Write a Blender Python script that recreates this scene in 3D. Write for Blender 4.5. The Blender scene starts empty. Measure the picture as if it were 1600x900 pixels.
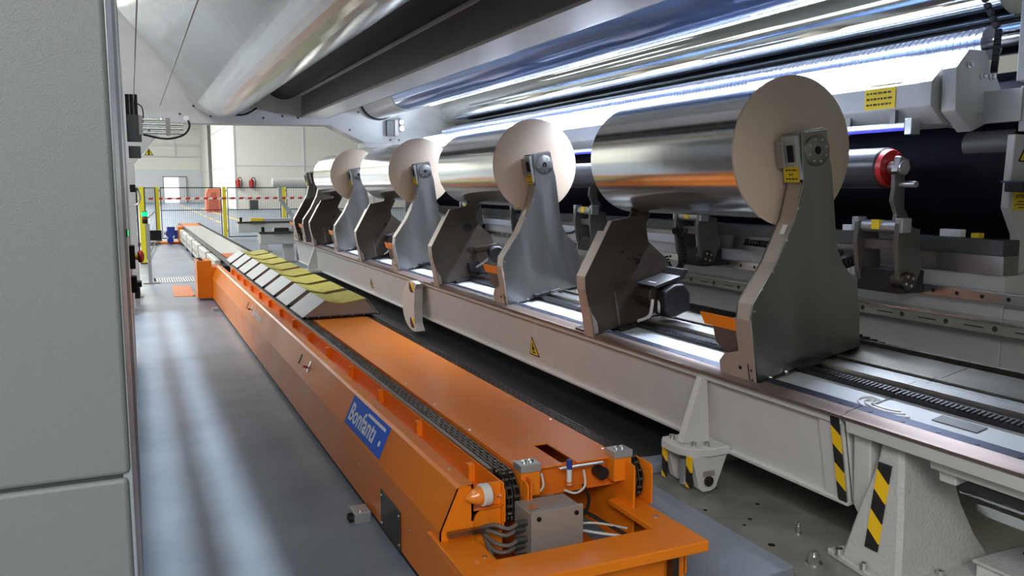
import bpy, bmesh, math, random
from mathutils import Vector, Matrix
random.seed(7)
PI = math.pi
sc = bpy.context.scene
COL = sc.collection

# ------------------------------------------------------------------ materials
def nodes(name):
    m = bpy.data.materials.new(name); m.use_nodes = True
    nt = m.node_tree; b = nt.nodes['Principled BSDF']
    return m, nt, b
def mat(name, col, rough=.5, metal=0., noise=0., nscale=8., bump=0., bscale=60., coat=0., spec=.5, stretch=None, rvar=0.):
    m, nt, b = nodes(name)
    b.inputs['Base Color'].default_value = (*col, 1); b.inputs['Roughness'].default_value = rough
    b.inputs['Metallic'].default_value = metal
    b.inputs['Specular IOR Level'].default_value = spec
    if coat: b.inputs['Coat Weight'].default_value = coat; b.inputs['Coat Roughness'].default_value = .12
    tc = nt.nodes.new('ShaderNodeTexCoord'); vec = tc.outputs['Object']
    if stretch:
        mp = nt.nodes.new('ShaderNodeMapping'); mp.inputs['Scale'].default_value = stretch
        nt.links.new(vec, mp.inputs['Vector']); vec = mp.outputs['Vector']
    if noise or rvar:
        n = nt.nodes.new('ShaderNodeTexNoise'); n.inputs['Scale'].default_value = nscale; n.inputs['Detail'].default_value = 5
        nt.links.new(vec, n.inputs['Vector'])
        if noise:
            r = nt.nodes.new('ShaderNodeMapRange'); r.inputs[1].default_value = .3; r.inputs[2].default_value = .7
            r.inputs[3].default_value = 1 - noise; r.inputs[4].default_value = 1 + noise * .4
            nt.links.new(n.outputs['Fac'], r.inputs[0])
            mx = nt.nodes.new('ShaderNodeVectorMath'); mx.operation = 'SCALE'; mx.inputs[0].default_value = col
            nt.links.new(r.outputs[0], mx.inputs['Scale']); nt.links.new(mx.outputs[0], b.inputs['Base Color'])
        if rvar:
            r = nt.nodes.new('ShaderNodeMapRange'); r.inputs[1].default_value = .3; r.inputs[2].default_value = .7
            r.inputs[3].default_value = max(.02, rough - rvar); r.inputs[4].default_value = rough + rvar
            nt.links.new(n.outputs['Fac'], r.inputs[0]); nt.links.new(r.outputs[0], b.inputs['Roughness'])
    if bump:
        n = nt.nodes.new('ShaderNodeTexNoise'); n.inputs['Scale'].default_value = bscale
        nt.links.new(vec, n.inputs['Vector'])
        bp = nt.nodes.new('ShaderNodeBump'); bp.inputs['Strength'].default_value = bump; bp.inputs['Distance'].default_value = .01
        nt.links.new(n.outputs['Fac'], bp.inputs['Height']); nt.links.new(bp.outputs['Normal'], b.inputs['Normal'])
    return m
def emis(name, col, s):
    m, nt, b = nodes(name)
    b.inputs['Base Color'].default_value = (*col, 1)
    b.inputs['Emission Color'].default_value = (*col, 1); b.inputs['Emission Strength'].default_value = s
    return m
def stripes(name, c1, c2, scale, rot=(0, 0, 0), duty=.5, rough=.5):
    m, nt, b = nodes(name); b.inputs['Roughness'].default_value = rough
    tc = nt.nodes.new('ShaderNodeTexCoord'); mp = nt.nodes.new('ShaderNodeMapping'); mp.inputs['Rotation'].default_value = rot
    sx = nt.nodes.new('ShaderNodeSeparateXYZ'); a = nt.nodes.new('ShaderNodeMath'); a.operation = 'MULTIPLY'; a.inputs[1].default_value = scale
    f = nt.nodes.new('ShaderNodeMath'); f.operation = 'FRACT'; g = nt.nodes.new('ShaderNodeMath'); g.operation = 'GREATER_THAN'; g.inputs[1].default_value = duty
    mx = nt.nodes.new('ShaderNodeMix'); mx.data_type = 'RGBA'; mx.inputs[6].default_value = (*c1, 1); mx.inputs[7].default_value = (*c2, 1)
    L = nt.links.new
    L(tc.outputs['Object'], mp.inputs['Vector']); L(mp.outputs[0], sx.inputs[0]); L(sx.outputs['Z'], a.inputs[0]); L(a.outputs[0], f.inputs[0])
    L(f.outputs[0], g.inputs[0]); L(g.outputs[0], mx.inputs[0]); L(mx.outputs[2], b.inputs['Base Color'])
    return m
ARM = mat('cast_arm_steel', (.20, .185, .17), .4, .7, noise=.1)
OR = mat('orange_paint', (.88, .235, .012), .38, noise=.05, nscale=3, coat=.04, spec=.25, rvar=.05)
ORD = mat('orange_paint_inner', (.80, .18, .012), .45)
WH = mat('light_grey_machine_paint', (.6, .6, .585), .42, noise=.05, nscale=4, bump=.05, bscale=180)
CAB = mat('pale_grey_cabinet_paint', (.205, .222, .22), .5, bump=.12, bscale=260)
STEEL = mat('brushed_steel_plate', (.34, .335, .325), .33, 1, noise=.12, nscale=6, stretch=(1, 1, .12), rvar=.06)
STD = mat('dull_steel_plate', (.11, .092, .075), .42, .9, noise=.15, nscale=5, rvar=.06)
EDGE = mat('support_edge_steel', (.52, .46, .41), .5, .55, noise=.06)
RAIL = mat('rail_steel', (.27, .21, .185), .48, .7, noise=.2, nscale=12, stretch=(1, .1, 1))
RAIL2 = mat('bright_rail_steel', (.66, .66, .64), .25, 1, noise=.12, nscale=12)
CHROME = mat('chrome_roller', (.62, .64, .60), .11, 1, noise=.06, nscale=3)
BOLT = mat('zinc_bolt', (.7, .71, .7), .28, 1)
BLK = mat('black_plastic', (.012, .012, .013), .5, spec=.25)
BLKM = mat('black_painted_steel', (.022, .022, .026), .35, .3)
RUB = mat('black_rubber_roller', (.006, .006, .013), .6, spec=.12)
DGREY = mat('dark_grey_steel', (.07, .075, .075), .45, .4)
GREYB = mat('grey_beam_paint', (.16, .155, .145), .5, bump=.1, bscale=200)
BLUER = mat('blue_grey_roller', (.13, .21, .44), .12, .35)
CHAIN = mat('oiled_chain_steel', (.15, .135, .12), .33, .9)
CREAM = mat('cream_plastic_disc', (.72, .575, .44), .45, noise=.03, nscale=3)
YEL = mat('yellow_sticker', (.85, .60, .02), .5)
YELP = mat('yellow_post_paint', (.90, .80, .03), .45)
BLUE = mat('blue_sign_enamel', (.01, .13, .72), .45, spec=.3)
BLUEM = mat('blue_motor_paint', (.02, .05, .32), .4)
WHT = mat('white_lettering', (.85, .87, .88), .5)
DTXT = mat('dark_print', (.05, .04, .02), .6)
RED = mat('red_plastic', (.42, .012, .012), .4)
BOX = mat('grey_junction_box', (.36, .34, .31), .42, .3, bump=.05, bscale=300)
ALU = mat('aluminium_block', (.55, .58, .60), .35, .7)
PADY = mat('olive_yellow_pad', (.50, .44, .05), .55, noise=.2, nscale=10)
CRAD = mat('cradle_sheet', (.21, .245, .24), .5, .0, noise=.08)
CRADE = mat('cradle_end_sheet', (.33, .27, .23), .40, .5)
AMB = mat('amber_lens', (.90, .26, .02), .2, coat=.5)
TRN = mat('frosted_collar', (.72, .72, .70), .4)
CABLE = mat('grey_cable', (.14, .12, .11), .5)
LCAB = mat('pale_cable', (.6, .6, .58), .5)
CONV = mat('cream_conveyor_top', (.78, .78, .72), .25)
HALLW = mat('hall_wall_panel', (.74, .73, .66), .8, noise=.02, nscale=.4)
HALLB = mat('hall_wall_lower', (.60, .63, .66), .7)
CEIL = mat('hall_ceiling', (.42, .42, .42), .8)
HZ = stripes('hazard_stripe_tape', (.88, .55, .01), (.015, .015, .015), 6.6, (math.radians(-38), 0, 0))
TAPE = stripes('red_white_tape', (.80, .80, .78), (.65, .03, .02), 1., (0, math.radians(-62), 0))
CRADX = 0
LED = emis('led_tube', (.80, .88, 1.0), 14)
LEDB = emis('blue_led', (.05, .05, .9), .7)
LEDW = emis('white_strip', (.6, .75, 1.0), 1.0)
GRN = emis('green_lamp', (.0, 1.0, .22), 1.5)
HALLL = emis('hall_luminaire', (1, .98, .93), 12)
DAY = emis('daylit_doorway', (.95, .98, 1), 1.1)

def foil_mat(name, rough, col=(.80, .80, .78), fy=9, wav=0.):
    m, nt, b = nodes(name)
    b.inputs['Base Color'].default_value = (*col, 1); b.inputs['Metallic'].default_value = 1
    b.inputs['Roughness'].default_value = rough
    tc = nt.nodes.new('ShaderNodeTexCoord'); L = nt.links.new
    mp = nt.nodes.new('ShaderNodeMapping'); mp.inputs['Scale'].default_value = (.7, fy, .7)
    n = nt.nodes.new('ShaderNodeTexNoise'); n.inputs['Scale'].default_value = 3.; n.inputs['Detail'].default_value = 6
    L(tc.outputs['Object'], mp.inputs[0]); L(mp.outputs[0], n.inputs['Vector'])
    r = nt.nodes.new('ShaderNodeMapRange'); r.inputs[3].default_value = rough * .75; r.inputs[4].default_value = rough * 1.35
    L(n.outputs['Fac'], r.inputs[0]); L(r.outputs[0], b.inputs['Roughness'])
    if wav:
        bp = nt.nodes.new('ShaderNodeBump'); bp.inputs['Strength'].default_value = wav; bp.inputs['Distance'].default_value = .02
        L(n.outputs['Fac'], bp.inputs['Height']); L(bp.outputs['Normal'], b.inputs['Normal'])
    return m
FOIL = foil_mat('metallised_film', .15)
FOIL2 = foil_mat('stretched_film_web', .14, (.72, .74, .73), wav=.35, fy=34)

def floor_mat():
    m, nt, b = nodes('blue_grey_epoxy_floor'); L = nt.links.new
    tc = nt.nodes.new('ShaderNodeTexCoord')
    n = nt.nodes.new('ShaderNodeTexNoise'); n.inputs['Scale'].default_value = 1.4; n.inputs['Detail'].default_value = 7
    L(tc.outputs['Object'], n.inputs['Vector'])
    cr = nt.nodes.new('ShaderNodeValToRGB'); cr.color_ramp.elements[0].position = .3; cr.color_ramp.elements[0].color = (.165, .205, .26, 1)
    cr.color_ramp.elements[1].position = .7; cr.color_ramp.elements[1].color = (.27, .32, .385, 1)
    L(n.outputs['Fac'], cr.inputs[0])
    n2 = nt.nodes.new('ShaderNodeTexNoise'); n2.inputs['Scale'].default_value = 90; L(tc.outputs['Object'], n2.inputs['Vector'])
    bp = nt.nodes.new('ShaderNodeBump'); bp.inputs['Strength'].default_value = .15; bp.inputs['Distance'].default_value = .004
    L(n2.outputs['Fac'], bp.inputs['Height']); L(bp.outputs[0], b.inputs['Normal'])
    L(cr.outputs[0], b.inputs['Base Color']); b.inputs['Roughness'].default_value = .38
    return m
FLOOR = floor_mat()
PLATEF = mat('stained_foundation_plate', (.33, .33, .30), .45, .35, noise=.35, nscale=3, bump=.1, bscale=40)

# ------------------------------------------------------------------ mesh helpers
class M:
    def __init__(s): s.v = []; s.f = []
    def add(s, vs, fs):
        o = len(s.v); s.v += [tuple(v) for v in vs]; s.f += [tuple(i + o for i in f) for f in fs]; return s
    def box(s, x0, x1, y0, y1, z0, z1, rot=None, c=None):
        vs = [Vector((x, y, z)) for z in (z0, z1) for y in (y0, y1) for x in (x0, x1)]
        if rot is not None:
            c = Vector(c) if c is not None else sum(vs, Vector()) / 8
            vs = [c + rot @ (v - c) for v in vs]
        return s.add(vs, [(0, 2, 3, 1), (4, 5, 7, 6), (0, 1, 5, 4), (1, 3, 7, 5), (3, 2, 6, 7), (2, 0, 4, 6)])
    def prism(s, prof, a, b, ax='y'):
        # prof: 2D points; ax 'y' -> (x,z), 'x' -> (y,z), 'z' -> (x,y)
        def P(p, t): return {'y': (p[0], t, p[1]), 'x': (t, p[0], p[1]), 'z': (p[0], p[1], t)}[ax]
        n = len(prof); vs = [P(p, a) for p in prof] + [P(p, b) for p in prof]
        ar = sum(prof[i][0] * prof[(i + 1) % n][1] - prof[(i + 1) % n][0] * prof[i][1] for i in range(n))
        fs = [tuple(range(n)), tuple(range(2 * n - 1, n - 1, -1))] + [(i, i + n, (i + 1) % n + n, (i + 1) % n) for i in range(n)]
        return s.add(vs, fs)
    def rings(s, rs, closed=False, caps=True):
        n = len(rs[0]); vs = [p for r in rs for p in r]; fs = []
        k = len(rs)
        for i in range(k if closed else k - 1):
            a = i * n; b = ((i + 1) % k) * n
            for j in range(n): fs.append((a + j, a + (j + 1) % n, b + (j + 1) % n, b + j))
        if caps and not closed: fs += [tuple(range(n - 1, -1, -1)), tuple((k - 1) * n + j for j in range(n))]
        return s.add(vs, fs)
    def cyl(s, p0, p1, r0, r1=None, n=24):
        r1 = r0 if r1 is None else r1
        p0 = Vector(p0); p1 = Vector(p1); d = (p1 - p0).normalized()
        u = d.orthogonal().normalized(); w = d.cross(u)
        R = lambda p, r: [p + (u * math.cos(2 * PI * i / n) + w * math.sin(2 * PI * i / n)) * r for i in range(n)]
        return s.rings([R(p0, r0), R(p1, r1)])
    def rev(s, p0, d, prof, n=32):
        # prof: (distance along d, radius)
        p0 = Vector(p0); d = Vector(d).normalized(); u = d.orthogonal().normalized(); w = d.cross(u)
        return s.rings([[p0 + d * t + (u * math.cos(2 * PI * i / n) + w * math.sin(2 * PI * i / n)) * max(r, 1e-4) for i in range(n)] for t, r in prof])
    def tube(s, pts, r, n=8, smooth=4):
        P = [Vector(p) for p in pts]
        if smooth > 1 and len(P) > 2:
            Q = []
            for i in range(len(P) - 1):
                a = P[max(i - 1, 0)]; b = P[i]; c = P[i + 1]; d = P[min(i + 2, len(P) - 1)]
                for k in range(smooth):
                    t = k / smooth
                    Q.append(.5 * ((2 * b) + (c - a) * t + (2 * a - 5 * b + 4 * c - d) * t * t + (3 * b - a - 3 * c + d) * t ** 3))
            Q.append(P[-1]); P = Q
        rs = []; u = None
        for i, p in enumerate(P):
            d = (P[min(i + 1, len(P) - 1)] - P[max(i - 1, 0)])
            d = d.normalized() if d.length > 1e-9 else Vector((0, 0, 1))
            u = d.orthogonal().normalized() if u is None else (u - d * u.dot(d)).normalized()
            w = d.cross(u)
            rs.append([p + (u * math.cos(2 * PI * j / n) + w * math.sin(2 * PI * j / n)) * r for j in range(n)])
        return s.rings(rs)
    def bolt(s, p, d=(0, 0, 1), r=.012, h=.012):
        p = Vector(p); d = Vector(d).normalized()
        s.cyl(p - d * .002, p + d * h * .25, r * 1.45, n=16)
        return s.cyl(p, p + d * h, r, n=6)
    def socket(s, p, d=(0, 0, 1), r=.014, h=.016):
        return s.rev(Vector(p) - Vector(d).normalized() * .002, d, [(0, r), (h, r), (h, r * .55), (h * .4, r * .5), (h * .4, 0)], 16)
    def sheet(s, prof, a, b, t, ax='y'):
        # open polyline made into a folded sheet of thickness t
        n = len(prof); off = []
        for i in range(n):
            p = Vector(prof[i]); d1 = (p - Vector(prof[i - 1])).normalized() if i else None
            d2 = (Vector(prof[i + 1]) - p).normalized() if i < n - 1 else None
            d1 = d1 or d2; d2 = d2 or d1
            nn = Vector((-(d1.y + d2.y), d1.x + d2.x)); nn = nn.normalized()
            k = max(.35, nn.dot(Vector((-d1.y, d1.x)))); off.append(tuple(p + nn * (t / k)))
        # build quad by quad so concave folds stay clean
        for i in range(n - 1):
            s.prism([prof[i], prof[i + 1], off[i + 1], off[i]], a, b, ax)
        return s
    def build(s, name, m, parent=None, bevel=0, loc=None, rot=None, seg=2, ang=32):
        me = bpy.data.meshes.new(name); me.from_pydata(s.v, [], s.f); me.materials.append(m)
        bm = bmesh.new(); bm.from_mesh(me); bmesh.ops.recalc_face_normals(bm, faces=bm.faces); bm.to_mesh(me); bm.free()
        me.polygons.foreach_set('use_smooth', [True] * len(me.polygons)); me.set_sharp_from_angle(angle=math.radians(ang))
        o = bpy.data.objects.new(name, me); COL.objects.link(o)
        if parent: o.parent = parent
        if loc: o.location = loc
        if rot: o.rotation_euler = rot
        if bevel:
            bv = o.modifiers.new('bevel', 'BEVEL'); bv.width = bevel; bv.segments = seg; bv.limit_method = 'ANGLE'; bv.angle_limit = math.radians(40)
            bv.harden_normals = True
        return o
def tag(o, label=None, cat=None, group=None, kind=None):
    if label: o['label'] = label
    if cat: o['category'] = cat
    if group: o['group'] = group
    if kind: o['kind'] = kind
    return o
def thing(name, label, cat, loc=(0, 0, 0), rot=(0, 0, 0), group=None):
    o = bpy.data.objects.new(name, None); COL.objects.link(o); o.empty_display_size = .1
    o.location = loc; o.rotation_euler = rot
    return tag(o, label, cat, group)
def dup(r0, loc, label, rot=None):
    def cp(o, par):
        c = o.copy(); COL.objects.link(c)
        if par: c.parent = par
        for ch in list(o.children): cp(ch, c)
        return c
    r = cp(r0, None); r.location = loc; r['label'] = label
    if rot: r.rotation_euler = rot
    return r
def text(s, size, depth, name, m, parent, mtx, sx=1., fit=None, bold=.018):
    cu = bpy.data.curves.new(name, 'FONT'); cu.body = s; cu.size = size; cu.extrude = depth; cu.offset = size * bold; cu.resolution_u = 3; cu.space_character = 1.06
    cu.align_x = 'LEFT'
    t = bpy.data.objects.new('tmp', cu); COL.objects.link(t)
    bpy.context.view_layer.update()
    me = bpy.data.meshes.new_from_object(t.evaluated_get(bpy.context.evaluated_depsgraph_get()))
    bpy.data.objects.remove(t); me.name = name; me.materials.clear(); me.materials.append(m)
    if fit:
        xs = [v.co.x for v in me.vertices]; sx = fit / (max(xs) - min(xs))
    me.transform(mtx @ Matrix.Diagonal((sx, 1, 1, 1)))
    o = bpy.data.objects.new(name, me); COL.objects.link(o); o.parent = parent
    return o
def struct(o): o['kind'] = 'structure'; return o
def frame(o, x, y):   # matrix from origin and two axis directions
    x = Vector(x).normalized(); y = Vector(y); y = (y - x * y.dot(x)).normalized(); z = x.cross(y)
    mm = Matrix((x, y, z)).transposed().to_4x4(); mm.translation = Vector(o); return mm

TH = math.radians(10.5); TR = (0, -TH, 0)
OX, OZ = 3.02, .64
def loc2w(u, w): return (OX + u * math.cos(TH) - w * math.sin(TH), OZ + u * math.sin(TH) + w * math.cos(TH))

# ================================================================== SETTING
struct(M().box(-14, 26, -12, 100, -.30, -.06).build('floor', PLATEF))
m = M(); m.prism([(-14, -12), (1.35, -12), (1.35, 2.55), (2.645, 2.73), (2.66, 4.0), (2.66, 4.15), (26, 4.15), (26, 100), (-14, 100)], -.06, 0, 'z')
# slab in front of the pit edge is built as one painted layer
struct(m.build('floor', FLOOR, bevel=.008))
m = M()
m.box(-14, 26, 100, 100.3, 0, 6.2); struct(m.build('wall_back', HALLW))
m = M(); m.box(-14, 26, 99.86, 100, 0, 3.6); struct(m.build('wall_back', HALLB))
struct(M().box(-14.3, -14, -12, 100, 0, 12).build('wall_left', HALLW))
struct(M().box(26, 26.3, -12, 100, 0, 12).build('wall_right', HALLW))
struct(M().box(-14, 26, -12.3, -12, 0, 12).build('wall_front', HALLW))
struct(M().box(-14, 26, 99.8, 100.3, 6.2, 12).build('wall_back', HALLW))
struct(M().box(-14, 26, -12, 100, 12, 12.3).build('ceiling', CEIL))
struct(M().box(7.3, 26, 67, 99.8, 0, 12).build('wall_inner', HALLW))
m = M()
for z in (3.3, 6.6, 9.2): m.box(7.25, 26, 66.96, 67, z, z + .06); m.box(7.26, 7.3, 67, 99.8, z, z + .06)
for x in (7.3, 12.5, 18): m.box(x - .04, x + .06, 66.95, 67, 0, 12)
struct(m.build('trim_1', HALLB))
m = M()
for z in (5.0, 6.3, 8.0): m.box(-14, 7.2, 99.72, 99.8, z, z + .07)
for x in (-4, 0.5, 4.6): m.box(x, x + .08, 99.7, 99.8, 4.9, 12)
struct(m.build('trim_2', HALLB))
m = M(); m.box(7.24, 7.30, 86.5, 89.5, 1.2, 8); struct(m.build('window_1', DGREY))
d = M().box(3.35, 4.85, 99.70, 99.78, 0, 2.75).build('door_1', DAY); struct(d)
d = M().box(4.9, 5.6, 99.3, 99.75, 0, 2.75).build('door_2', HALLB); struct(d)
struct(M().box(3.27, 3.35, 99.6, 99.8, 0, 2.84).box(3.27, 5.7, 99.6, 99.8, 2.76, 2.84).build('trim_3', DGREY))

M_ = M().prism([(2.07, 4.6), (2.9, 4.3), (3.9, 4.3), (3.9, 17.2), (2.07, 17.2)], 0, .003, 'z'); struct(M_.build('floor', mat('black_floor_coating', (.012, .013, .018), .5)))  # dark patch painted in for the shade between conveyor and front bed
# floor markings
YM = mat('yellow_floor_paint', (.80, .52, .08), .5)
m = M()
for k in range(12):
    y = 38 + k * 4.2; m.box(3.75 + k * .03, 3.87 + k * .03, y, y + 2.6, 0, .004)
tag(m.build('floor_line', YM), 'dashed yellow aisle line painted on the floor beyond the fence', 'floor marking')
m = M(); m.box(4.9, 5.05, 33, 70, 0, .004); m.box(3.0, 5.0, 62, 62.2, 0, .004)
tag(m.build('floor_line', YM), 'solid orange-yellow line painted on the far hall floor', 'floor marking')

# hall luminaires
k = 0
for x in (-9, -3.5, 2.5, 9, 17):
    for y in (22, 36, 50, 64, 80):
        if x > 6 and y > 60: continue
        t = thing('ceiling_light', 'long white tube luminaire hanging under the hall ceiling', 'ceiling light', (x, y, 10.6), group='tube luminaires under the hall ceiling')
        M().box(-.25, .25, -4, 4, .03, .12).cyl((0, -3, .1), (0, -3, 1.4), .015, n=6).cyl((0, 3, .1), (0, 3, 1.4), .015, n=6).build('housing', WH, t)
        M().box(-.2, .2, -3.9, 3.9, 0, .03).build('diffuser', HALLL, t)

# ================================================================== LEFT CABINET
t = thing('machine_cabinet', 'tall pale grey enamelled cabinet filling the left edge of the view', 'cabinet', (0, 1.9, 0))
M().box(-2.6, -.034, 0, .9, .08, 1.083).build('lower_panel', CAB, t, bevel=.012)
M().box(-2.6, -.030, 0, .9, 1.089, 3.6).build('door', CAB, t, bevel=.012)
M().box(-2.6, -.045, .01, .9, 1.07, 1.1).build('seam_strip', DGREY, t)
M().box(-.05, -.026, .012, .895, .08, 3.6).build('side_trim', ALU, t, bevel=.003)
M().box(-2.5, -.06, .03, .88, 0, .08).build('plinth', DGREY, t)
SIDEM = mat('satin_side_panel', (.50, .50, .49), .3, .6, noise=.1, nscale=3)
t = thing('side_panel_run', 'long satin steel panelled side wall running back behind the grey cabinet', 'machine side wall', (0, 2.83, 0))
for i in range(3):
    M().box(-.6, -.03, i * 2.1, i * 2.1 + 2.08, .12, 3.4).build('panel', SIDEM if i % 2 else CAB, t, bevel=.01)
M().box(-.55, -.06, 0, 6.3, 0, .12).build('plinth', DGREY, t)
t = thing('service_post', 'slim grey service post in front of the far left frame leg', 'post', (-.10, 12.4, 0))
M().box(-.06, .07, -.3, .3, 0, 3.3).build('post', WH, t, bevel=.008)
M().box(-.09, .10, -.33, .33, 0, .02).build('base_plate', BOX, t)
# e-stop and little devices on it
t = thing('emergency_stop_button', 'red mushroom emergency stop on a black box at the left panel edge', 'emergency stop', (-.03, 6.3, 1.22))
M().box(0, .035, -.06, .06, -.08, .08).build('housing', BLK, t, bevel=.006)
M().cyl((.035, 0, 0), (.05, 0, 0), .022).build('collar', YEL, t)
M().rev((.05, 0, 0), (1, 0, 0), [(0, .028), (.008, .042), (.022, .045), (.035, .035), (.042, .015), (.043, 0)]).build('button', RED, t)
t = thing('rotary_switch', 'small black rotary switch below the red stop button', 'switch', (-.03, 6.6, 1.0))
M().box(0, .04, -.05, .05, -.06, .06).build('housing', BLK, t, bevel=.006); M().cyl((.04, 0, 0), (.07, 0, 0), .025).build('knob', BLK, t)
t = thing('indicator_lamp', 'tiny green lamp glowing on the panelled side wall', 'lamp', (-.03, 4.4, 1.48))
M().cyl((0, 0, 0), (.006, 0, 0), .018).build('bezel', BLK, t); M().cyl((.006, 0, 0), (.009, 0, 0), .013).build('lens', GRN, t)
t = thing('grab_handle', 'bent steel grab handle with black clamp on the far left column', 'handle', (-.03, 12.2, 1.45))
M().tube([(0, 0, 0), (.1, 0, .02), (.14, 0, .12), (.1, 0, .24), (0, 0, .26)], .012).build('bar', BOLT, t)
M().box(.02, .09, -.04, .04, .18, .28).build('clamp', BLK, t, bevel=.005)
# valve group on top
t = thing('pneumatic_valve_block', 'black pneumatic valves and pistons bolted high on the far left', 'valve block', (-.03, 12.4, 2.3))
M().box(.02, .2, -.1, .1, 0, .35).build('body', DGREY, t, bevel=.01)
for i in range(3): M().cyl((.045 + i * .05, -.05, .35), (.045 + i * .05, -.05, .62), .024).build('piston', BLK, t)
m = M(); m.tube([(.16, -.08, .5), (.22, -.08, .45), (.23, -.08, .3), (.18, -.08, .12)], .008); m.build('hose', BLK, t)
M().box(.03, .18, -.12, .0, -.22, -.06).build('solenoid', DGREY, t, bevel=.006)
t = thing('guide_rod_set', 'four short bright chrome guide rods with a black hose over the opening', 'guide rods', (.17, 12.3, 2.42))
for i in range(4): M().cyl((0, 0, i * .058), (.52 if i < 3 else .32, 0, i * .058), .019).build('rod', CHROME, t)
M().box(.30, .36, -.04, .04, -.03, .2).build('clamp', BOX, t, bevel=.005); M().box(-.03, .02, -.04, .04, -.03, .22).build('clamp', BOX, t, bevel=.005)
m = M(); m.tube([(.02, -.06, -.03), (.3, -.06, -.08), (.52, -.06, -.02), (.6, -.06, .1), (.57, -.06, .2)], .014); m.build('hose', BLK, t)
M().cyl((.56, -.08, .2), (.56, .02, .2), .035).build('end_cap', WHT, t)

# ================================================================== END FRAME
t = thing('machine_end_frame', 'big light grey steel portal plate of the machine around the far opening', 'machine frame', (0, 14.05, 0))
m = M()
top = 5.2
# portal built from convex pieces
m.prism([(-.16, 0), (.05, 0), (.07, 2.06), (-.16, 2.06)], 0, .08)
m.prism([(-.16, 2.06), (.07, 2.06), (.56, 2.68), (.56, top), (-.16, top)], 0, .08)
m.prism([(.56, 2.68), (3.06, 2.72), (3.06, top), (.56, top)], 0, .08)
m.prism([(3.06, 2.72), (3.64, 2.45), (6.6, 2.45), (6.6, top), (3.06, top)], 0, .08)
m.prism([(3.64, 2.45), (3.64, 2.36), (6.6, 2.36), (6.6, 2.45)], 0, .08)
m.prism([(4.35, 0), (6.6, 0), (6.6, 2.36), (4.35, 2.36)], 0, .08)
m.build('plate', WH, t, bevel=.004)
m = M(); m.sheet([(.07, 2.06), (.56, 2.68), (3.06, 2.72), (3.64, 2.45), (3.64, 2.36)], .08, .42, .03); m.build('opening_lip', EDGE if False else WH, t)
m = M(); m.box(-.16, .06, .08, .42, 0, 2.1); m.build('column', STEEL, t, bevel=.008)
m = M(); m.box(-.2, .10, -.1, .5, -.0, .03); m.build('base_plate', BOX, t)
m = M()
for x, z in [(.75, 2.82), (.95, 2.95), (1.2, 2.8), (1.5, 2.82), (1.75, 2.95), (2.0, 2.8), (2.3, 2.84), (2.55, 2.82), (2.8, 2.95), (.3, 2.55), (.15, 2.3), (3.4, 2.65), (3.55, 2.95), (4.1, 2.5), (4.25, 2.5)]:
    m.cyl((x, -.012, z), (x, .01, z), .018, n=12)
m.build('bolt_heads', DGREY, t)
m = M()
for x, z in [(1.9, 2.97), (2.2, 2.9), (2.45, 2.9), (1.72, 2.9)]: m.cyl((x, -.03, z), (x, .01, z), .025, n=12)
m.build('pins', BOLT, t)
def tri_sign(par, x, z, s, y, nm='warning_sign', r=None):
    # triangular sign in XZ plane facing -Y, local
    a = [(x - s / 2, z), (x + s / 2, z), (x, z + s * .87)]
    M().prism(a, y - .003, y).build(nm, BLK, par)
    k = .80; c = (x, z + s * .29)
    o = M().prism([(c[0] + (p[0] - c[0]) * k, c[1] + (p[1] - c[1]) * k) for p in a], y - .0045, y - .003).build(nm + '_face', YEL, par)
    return c
c = tri_sign(t, .28, 2.18, .13, -.001)
M().box(c[0] - .01, c[0] + .01, -.008, -.0055, c[1] - .03, c[1] + .04).build('sign_mark', BLK, t)
m = M(); m.tube([(1.30, -.03, 2.92), (1.45, -.05, 2.84), (1.7, -.05, 2.84), (1.9, -.03, 2.95)], .014); m.build('hose', BLK, t)
t = thing('pressure_regulator', 'grey air regulator with two round gauges on the blue-lit frame plate', 'regulator', (4.12, 14.0, 2.56))
M().box(-.1, .03, -.03, .03, 0, .26).build('window_plate', DGREY, t, bevel=.004)
M().box(.03, .10, -.05, .03, 0, .27).build('valve_body', BOX, t, bevel=.006)
for z in (.13, .24): M().rev((.16, .02, z), (0, -1, 0), [(0, .055), (.06, .055), (.07, .045), (.07, 0)], 20).build('gauge', BOLT, t)

# ================================================================== UPPER ROLLERS
def cyl_thing(name, label, cat, c, r, y0, y1, m_, shaft=None, parts=(), n=64):
    t = thing(name, label, cat, (c[0], y0, c[1]))
    L_ = y1 - y0
    M().rev((0, 0, 0), (0, 1, 0), [(0, r - .01), (.006, r), (L_ - .006, r), (L_, r - .01)], n).build('barrel', m_, t, ang=25)
    if shaft: M().cyl((0, -.25 if y0 < 3 else .01, 0), (0, L_ + .25 if y1 < 11 else L_ - .01, 0), shaft, n=20).build('shaft', STEEL, t)
    return t
Y0 = -3.0
cyl_thing('film_guide_roller', 'large roller with shiny metallised film wrapped under it, upper left', 'roller', (1.35, 3.33), .555, Y0, 13.9, foil_mat('wrapped_film', .16, (.74, .76, .75), wav=.06), .08)
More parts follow.
